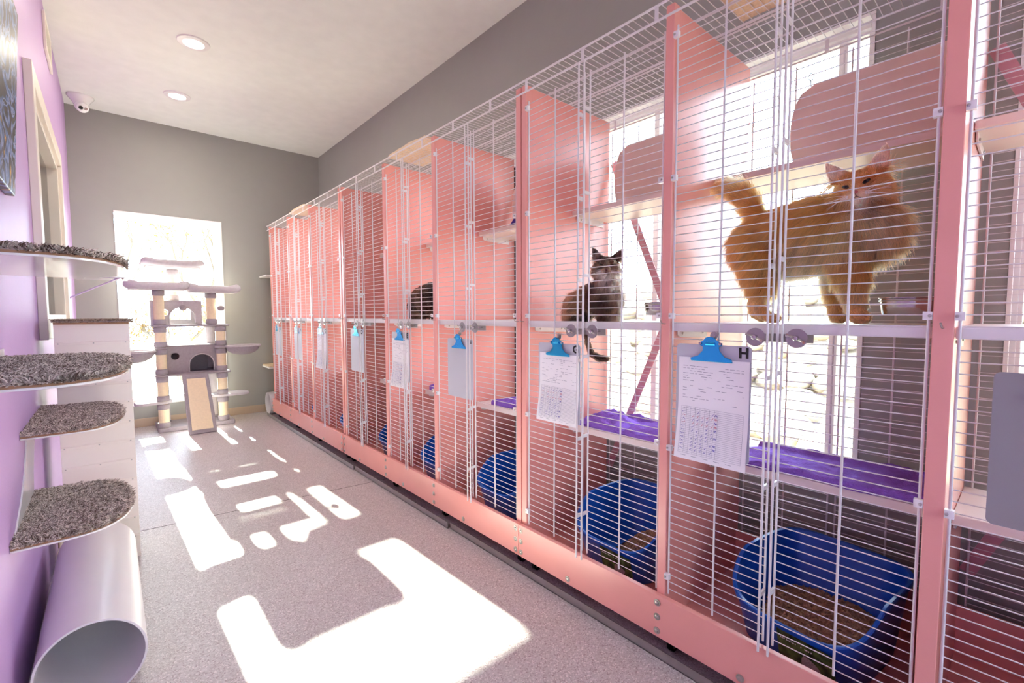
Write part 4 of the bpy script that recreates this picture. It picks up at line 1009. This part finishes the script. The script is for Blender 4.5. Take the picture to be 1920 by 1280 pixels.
sp += chain([(1.63, .375, 1.355, .058), (1.638, .400, 1.28, .040), (1.640, .402, 1.225, .031), (1.638, .400, 1.165, .0235), (1.634, .394, 1.138, .0225), (1.628, .385, 1.133, .020)])
sp += chain([(1.60, .605, 1.425, .034), (1.60, .618, 1.465, .026), (1.60, .640, 1.51, .024), (1.60, .672, 1.548, .023), (1.60, .710, 1.572, .020), (1.60, .738, 1.578, .013)])
og_me = blob_body(sp, E_, .0058, 4)
OR, OL, OC, OD = (220, 140, 72), (240, 180, 112), (250, 228, 198), (186, 106, 48)
hd_ = Vector(HC); bk = (0, .9, -.25); dn = (0, .25, -1)
oa = [((1.6, .61, 1.44), .06, .030, OR, (0, .8, -.5), .35), ((1.6, .5, 1.46), .07, .026, OD, bk, .25), ((1.55, .5, 1.40), .06, .034, OR, (0, .7, -.7), .25), ((1.55, .47, 1.31), .06, .046, OL, (0, .5, -.9), .35),
      ((1.6, .47, 1.30), .06, .050, (240, 206, 166), (0, .3, -1), .4), ((1.55, .62, 1.36), .06, .042, OR, (0, .6, -.8), .35), ((1.6, .68, 1.38), .05, .045, OR, (0, .7, -.7), .5), ((1.555, .58, 1.25), .04, .034, OR, (0, .6, -.8), .4),
      ((1.555, .58, 1.17), .03, .014, OL, dn, .25), ((1.65, .63, 1.2), .05, .016, OL, dn, .25), ((1.555, .54, 1.13), .03, .006, OL, (-.3, -.6, -.3), .2), ((1.65, .61, 1.13), .03, .006, OL, (-.3, -.6, -.3), .2),
      ((1.555, .35, 1.28), .05, .036, OR, dn, .35), ((1.555, .34, 1.20), .035, .022, OL, dn, .3), ((1.552, .325, 1.14), .03, .008, OL, (-.3, -.5, -.4), .2), ((1.638, .40, 1.25), .045, .026, OR, dn, .3), ((1.635, .395, 1.15), .03, .009, OL, dn, .2),
      ((1.57, .27, 1.36), .05, .075, OL, (-.2, -.55, -.8), .55), ((1.54, .30, 1.41), .05, .070, (236, 196, 150), (-.4, -.35, -.85), .5), ((1.55, .40, 1.42), .05, .055, OR, (-.1, .65, -.7), .4), ((1.60, .33, 1.46), .05, .050, OR, (.3, -.3, -.8), .45), ((1.52, .35, 1.37), .05, .06, OL, (-.2, .1, -1), .4), ((1.56, .265, 1.44), .045, .068, (228, 150, 92), (-.1, -.85, -.5), .55),
      (tuple(hd_+F*.05), .022, .0045, OL, tuple(-F+u_v*.6), .15), (tuple(hd_+F*.055-u_v*.03), .022, .008, OC, tuple(-u_v), .2), (tuple(hd_+F*.03+u_v*.035), .03, .007, OR, tuple(-F*.5+u_v), .2),
      (tuple(hd_+s_*.05+F*.015-u_v*.02), .028, .030, OR, tuple(s_*.8-F*.4-u_v*.5), .4), (tuple(hd_-s_*.05+F*.015-u_v*.02), .028, .026, OR, tuple(-s_*.8-F*.4-u_v*.5), .4), (tuple(hd_+s_*.043+u_v*.07), .022, .009, (252, 214, 184), tuple(u_v), .15), (tuple(hd_-s_*.043+u_v*.07), .022, .009, (252, 214, 184), tuple(u_v), .15),
      (tuple(hd_-F*.05), .035, .03, OR, (.6, .2, -.5), .4), ((1.6, .62, 1.48), .04, .036, OR, (0, .4, .8), .5), ((1.6, .69, 1.56), .04, .036, OL, (0, .8, .3), .55), ((1.6, .66, 1.53), .035, .036, OR, (0, .7, .6), .55), ((1.6, .74, 1.578), .03, .024, OD, (0, .7, -.2), .35)]
def orange_stripe(P):
    y, z = P[:, 1], P[:, 2]; n = np.array([noise.noise(Vector((p[0]*14, p[1]*14, p[2]*14))) for p in P])
    st = np.sin(y*95+z*38+n*3.2); n2 = np.array([noise.noise(Vector((p[0]*60, p[1]*60, p[2]*26))) for p in P])
    return 1-.26*np.clip(st, 0, 1)*(z > 1.2)+.12*n+.28*n2
oa = [(a[0], a[1], a[2]*(1.3 if .02 < a[2] < .06 else 1), a[3], a[4], a[5]) for a in oa]
make_cat('cat', (1.60, .47, SH), 'fluffy orange long-haired cat standing on the middle shelf of its cage', og_me, oa, 70000, 3, orange_stripe, .00048, add_face(at_, F, s_, u_v, 1.0, MT['nose'], False), bounds_z=SH)
# --- tabby cat, sitting and facing the camera
F2, s2, u2 = frame((-.80, -.585, -.10), R(-3))
HC2 = (1.520, 1.155, 1.336); E2, at2 = head_shape(HC2, F2, s2, u2, .92, .95)
sp = chain([(1.545, 1.165, 1.165, .048), (1.545, 1.17, 1.22, .056), (1.54, 1.168, 1.27, .048), (1.53, 1.162, 1.31, .040)])
sp += chain([(1.555, 1.20, 1.23, .058), (1.545, 1.25, 1.205, .064), (1.53, 1.30, 1.18, .062), (1.53, 1.325, 1.165, .050)])
sp += chain([(1.50, 1.30, 1.155, .038), (1.48, 1.255, 1.145, .030), (1.465, 1.215, 1.131, .016)])
sp += chain([(1.51, 1.165, 1.21, .034), (1.495, 1.155, 1.165, .022), (1.485, 1.148, 1.135, .019), (1.475, 1.140, 1.130, .017)])
sp += chain([(1.535, 1.125, 1.21, .034), (1.525, 1.112, 1.165, .022), (1.515, 1.104, 1.135, .019), (1.505, 1.096, 1.130, .017)])
sp += chain([(1.50, 1.33, 1.140, .022), (1.455, 1.29, 1.130, .014), (1.415, 1.22, 1.127, .012), (1.389, 1.17, 1.122, .0105), (1.386, 1.150, 1.085, .0105), (1.386, 1.140, 1.035, .0105), (1.387, 1.125, .995, .0105), (1.388, 1.09, .978, .0105), (1.389, 1.055, .977, .009)])
tb_me = blob_body(sp, E2, .0055, 4)
D1, D2, D3, DT = (50, 38, 32), (90, 68, 52), (170, 142, 116), (226, 216, 206)
h2 = Vector(HC2)
ta = [((1.53, 1.31, 1.19), .06, .036, D2, (.2, .7, -.7), .35), ((1.55, 1.25, 1.27), .05, .030, D1, (.2, .6, -.5), .3), ((1.49, 1.30, 1.20), .05, .036, (150, 112, 80), (0, .5, -.8), .35), ((1.49, 1.16, 1.22), .045, .048, D1, (-.4, -.2, -.9), .4),
      ((1.50, 1.13, 1.26), .04, .050, (176, 152, 134), (-.4, -.4, -.8), .45), ((1.53, 1.10, 1.24), .045, .046, (150, 126, 108), (-.2, -.6, -.8), .45), ((1.50, 1.17, 1.15), .035, .028, (104, 78, 60), (-.2, 0, -1), .3), ((1.52, 1.11, 1.15), .035, .032, D3, (-.2, -.3, -1), .3), ((1.48, 1.14, 1.125), .02, .008, D1, (-.5, -.3, -.3), .2),
      (tuple(h2+F2*.045), .02, .0045, D2, tuple(-F2+u2*.5), .15), (tuple(h2+F2*.055-u2*.015), .016, .006, (196, 160, 128), tuple(-u2), .2), (tuple(h2+F2*.045-u2*.042), .024, .014, (250, 244, 236), tuple(-u2), .3), (tuple(h2+F2*.05+u2*.004+s2*.03), .010, .004, (170, 138, 110), tuple(s2), .2), (tuple(h2+F2*.05+u2*.004-s2*.03), .010, .004, (170, 138, 110), tuple(-s2), .2), (tuple(h2+F2*.02+u2*.035), .026, .007, D1, tuple(-F2*.5+u2), .2),
      (tuple(h2+s2*.045-u2*.02), .026, .028, D2, tuple(s2*.7-u2*.7), .4), (tuple(h2-s2*.045-u2*.02), .026, .028, D2, tuple(-s2*.7-u2*.7), .4), (tuple(h2+s2*.04+u2*.065), .02, .005, (130, 108, 98), tuple(u2), .1), (tuple(h2-s2*.04+u2*.065), .02, .005, (130, 108, 98), tuple(u2), .1),
      ((1.40, 1.2, 1.125), .04, .010, D1, (-.3, -.6, 0), .3), ((1.386, 1.14, 1.04), .05, .015, D2, (0, -.2, -1), .2), ((1.388, 1.07, .977), .04, .020, D1, (0, -1, .1), .25), ((1.55, 1.17, 1.30), .04, .04, D1, (.3, .3, -.8), .4)]
def tabby_stripe(P):
    n = np.array([noise.noise(Vector((p[0]*22, p[1]*22, p[2]*22))) for p in P]); st = np.sin(P[:, 2]*130+P[:, 1]*60+n*4)
    n2 = np.array([noise.noise(Vector((p[0]*70, p[1]*70, p[2]*24))) for p in P])
    return np.clip(1-.45*np.clip(st, 0, 1)+.35*n+.75*n2, .25, 2.2)
make_cat('cat', (1.53, 1.2, SH), 'dark brown long-haired tabby cat sitting upright, tail hanging over the shelf edge', tb_me, ta, 36000, 5, tabby_stripe, .00055, add_face(at2, F2, s2, u2, .92, MT['dnose'], True, wr=.5), body_dark=.75)
# --- dark cat, curled up and mostly hidden behind a post
F3, s3, u3 = frame((.3, -.9, -.2)); HC3 = (1.53, 2.36, 1.265); E3, at3 = head_shape(HC3, F3, s3, u3, 1.0, .9)
E3 += [((1.53, 2.575, 1.228), (.105, .115, .10), I3), ((1.52, 2.48, 1.232), (.105, .13, .108), I3), ((1.52, 2.625, 1.196), (.09, .075, .072), I3)]
sp = chain([(1.53, 2.44, 1.245, .065), (1.53, 2.39, 1.262, .052)])+chain([(1.46, 2.63, 1.146, .028), (1.445, 2.55, 1.14, .024), (1.445, 2.47, 1.138, .022)])+chain([(1.47, 2.44, 1.16, .033), (1.46, 2.36, 1.135, .02)])
dk_me = blob_body(sp, E3, .007, 5)
K1, K2 = (20, 11, 8), (50, 29, 18)
da = [((1.510, 2.610, 1.25), .08, .022, K1, (0, .6, -.6), .25), ((1.450, 2.540, 1.30), .07, .022, K2, (-.3, .5, -.6), .25), ((1.430, 2.480, 1.20), .06, .024, K2, (-.3, .4, -.8), .3), ((1.530, 2.460, 1.32), .06, .02, K1, (0, .8, 0), .25), ((1.410, 2.480, 1.14), .04, .016, (84, 56, 38), (0, -1, -.2), .2), (HC3, .06, .010, K1, (0, .8, .2), .2)]
make_cat('cat', (1.52, 2.5, SH), 'dark brown cat curled on the middle shelf, half hidden by a cage post', dk_me, da, 16000, 8, lambda P: 1+.3*np.array([noise.noise(Vector(p*30)) for p in P]), .0008, add_face(at3, F3, s3, u3, 1.0, MT['dnose'], True), bounds_z=SH, body_dark=.7)

# ------------------------------------------------------------------ outside the windows
struct(build(MB().box(-25, 40, 6.2, 50, -.35, -.3).box(2.25, 40, -30, 6.2, -.35, -.3).box(-25, 2.25, -30, -2.8, -.35, -.3), 'ground_outside', MT['ground'], smooth=None))
rb = MB(); r = random.Random(11)
for i in range(420):
    d = r.uniform(0, 1); x = 4.2+d*5.5; y = r.uniform(-4, 9); z = -.25+d*1.9+r.uniform(-.08, .08); k = r.uniform(.10, .26)
    b0 = MB(); b0.ball((0, 0, 0), (k*r.uniform(.8, 1.4), k*r.uniform(.8, 1.4), k*r.uniform(.6, 1)), 9, 6)
    sd_i = r.uniform(0, 50); rb.add([(x+p[0]*(1+.35*noise.noise(Vector((p[0]*5, p[1]*5, sd_i)))), y+p[1]*(1+.35*noise.noise(Vector((p[1]*5, p[2]*5, sd_i)))), z+p[2]) for p in b0.v], b0.f)
rb.prism([(4.0, -5, -.33), (10, -5, -.33), (10, -5, 1.6)], (0, 15, 0))
o = build(rb, 'rock_bank', MT['rock'], None, smooth=50, org=(6, 2, 0)); tag(o, 'sunlit bank of pale rocks outside the side windows', 'rocks'); stuff(o)
# low wire fence beyond the end window
fc_ = thing('wire_fence', (.6, 7.3, -.3), 'low wire mesh fence outside the end window', 'fence'); fm = MB()
for i in range(90): fm.cyl((-1.6+.05*i, 7.3, -.28), (-1.6+.05*i, 7.3, .62), .0022, 4)
for i in range(10): fm.cyl((-1.6, 7.302, -.25+.09*i), (2.85, 7.302, -.25+.09*i), .0022, 4)
build(fm, 'fence_mesh', MT['zinc'], fc_, smooth=60)
for i in range(4): build(MB().cyl((-1.55+1.45*i, 7.32, -.3), (-1.55+1.45*i, 7.32, .68), .02, 10), 'fence_post', MT['zinc'], fc_, smooth=60)
def tree(x, y, h, seed, label, leafy):
    t = thing('tree', (x, y, -.3), label, 'tree', 'trees outside the end window'); r = random.Random(seed); mb = MB(); tips = []
    def grow(p, d, l, rr, k):
        q = p+d*l; mid = p+d*(l*.5)+Vector((r.uniform(-1, 1), r.uniform(-1, 1), 0))*l*.06
        mb.tube([p, mid, q], [rr, rr*.85, rr*.7], 6)
        if k == 0: tips.append(q); return
        if k < 3: tips.append(mid)
        for _ in range(3):
            e = (d+Vector((r.uniform(-1, 1), r.uniform(-1, 1), r.uniform(-.3, .7)))*.75).normalized(); grow(q, e, l*r.uniform(.6, .8), rr*.6, k-1)
    grow(Vector((x, y, -.3)), Vector((0, 0, 1)), h*.30, .05, 4)
    build(mb, 'trunk_and_branches', MT['bark'], t, smooth=60)
    lf = MB()
    for p in tips:
        for _ in range(leafy):
            c = p+Vector((r.gauss(0, .12), r.gauss(0, .12), r.gauss(0, .12))); a = Vector((r.uniform(-1, 1), r.uniform(-1, 1), r.uniform(-1, 1))).normalized()*.04; b = a.orthogonal().normalized()*.018
            lf.add([c-a, c+b, c+a, c-b], [(0, 1, 2, 3)])
    if leafy: stuff(build(lf, 'leaves', MT['leaf'], t, smooth=None, fix=False))
tree(1.35, 10.2, 4.2, 2, 'yellow-leaved tree outside the end window, upper right behind the cat tree', 5)
tree(.15, 11.5, 4.6, 5, 'sparse bare tree outside the end window, left of the cat tree', 1)
tree(.8, 9.0, 2.2, 9, 'low yellow bush outside the end window, behind the cat tree', 6)
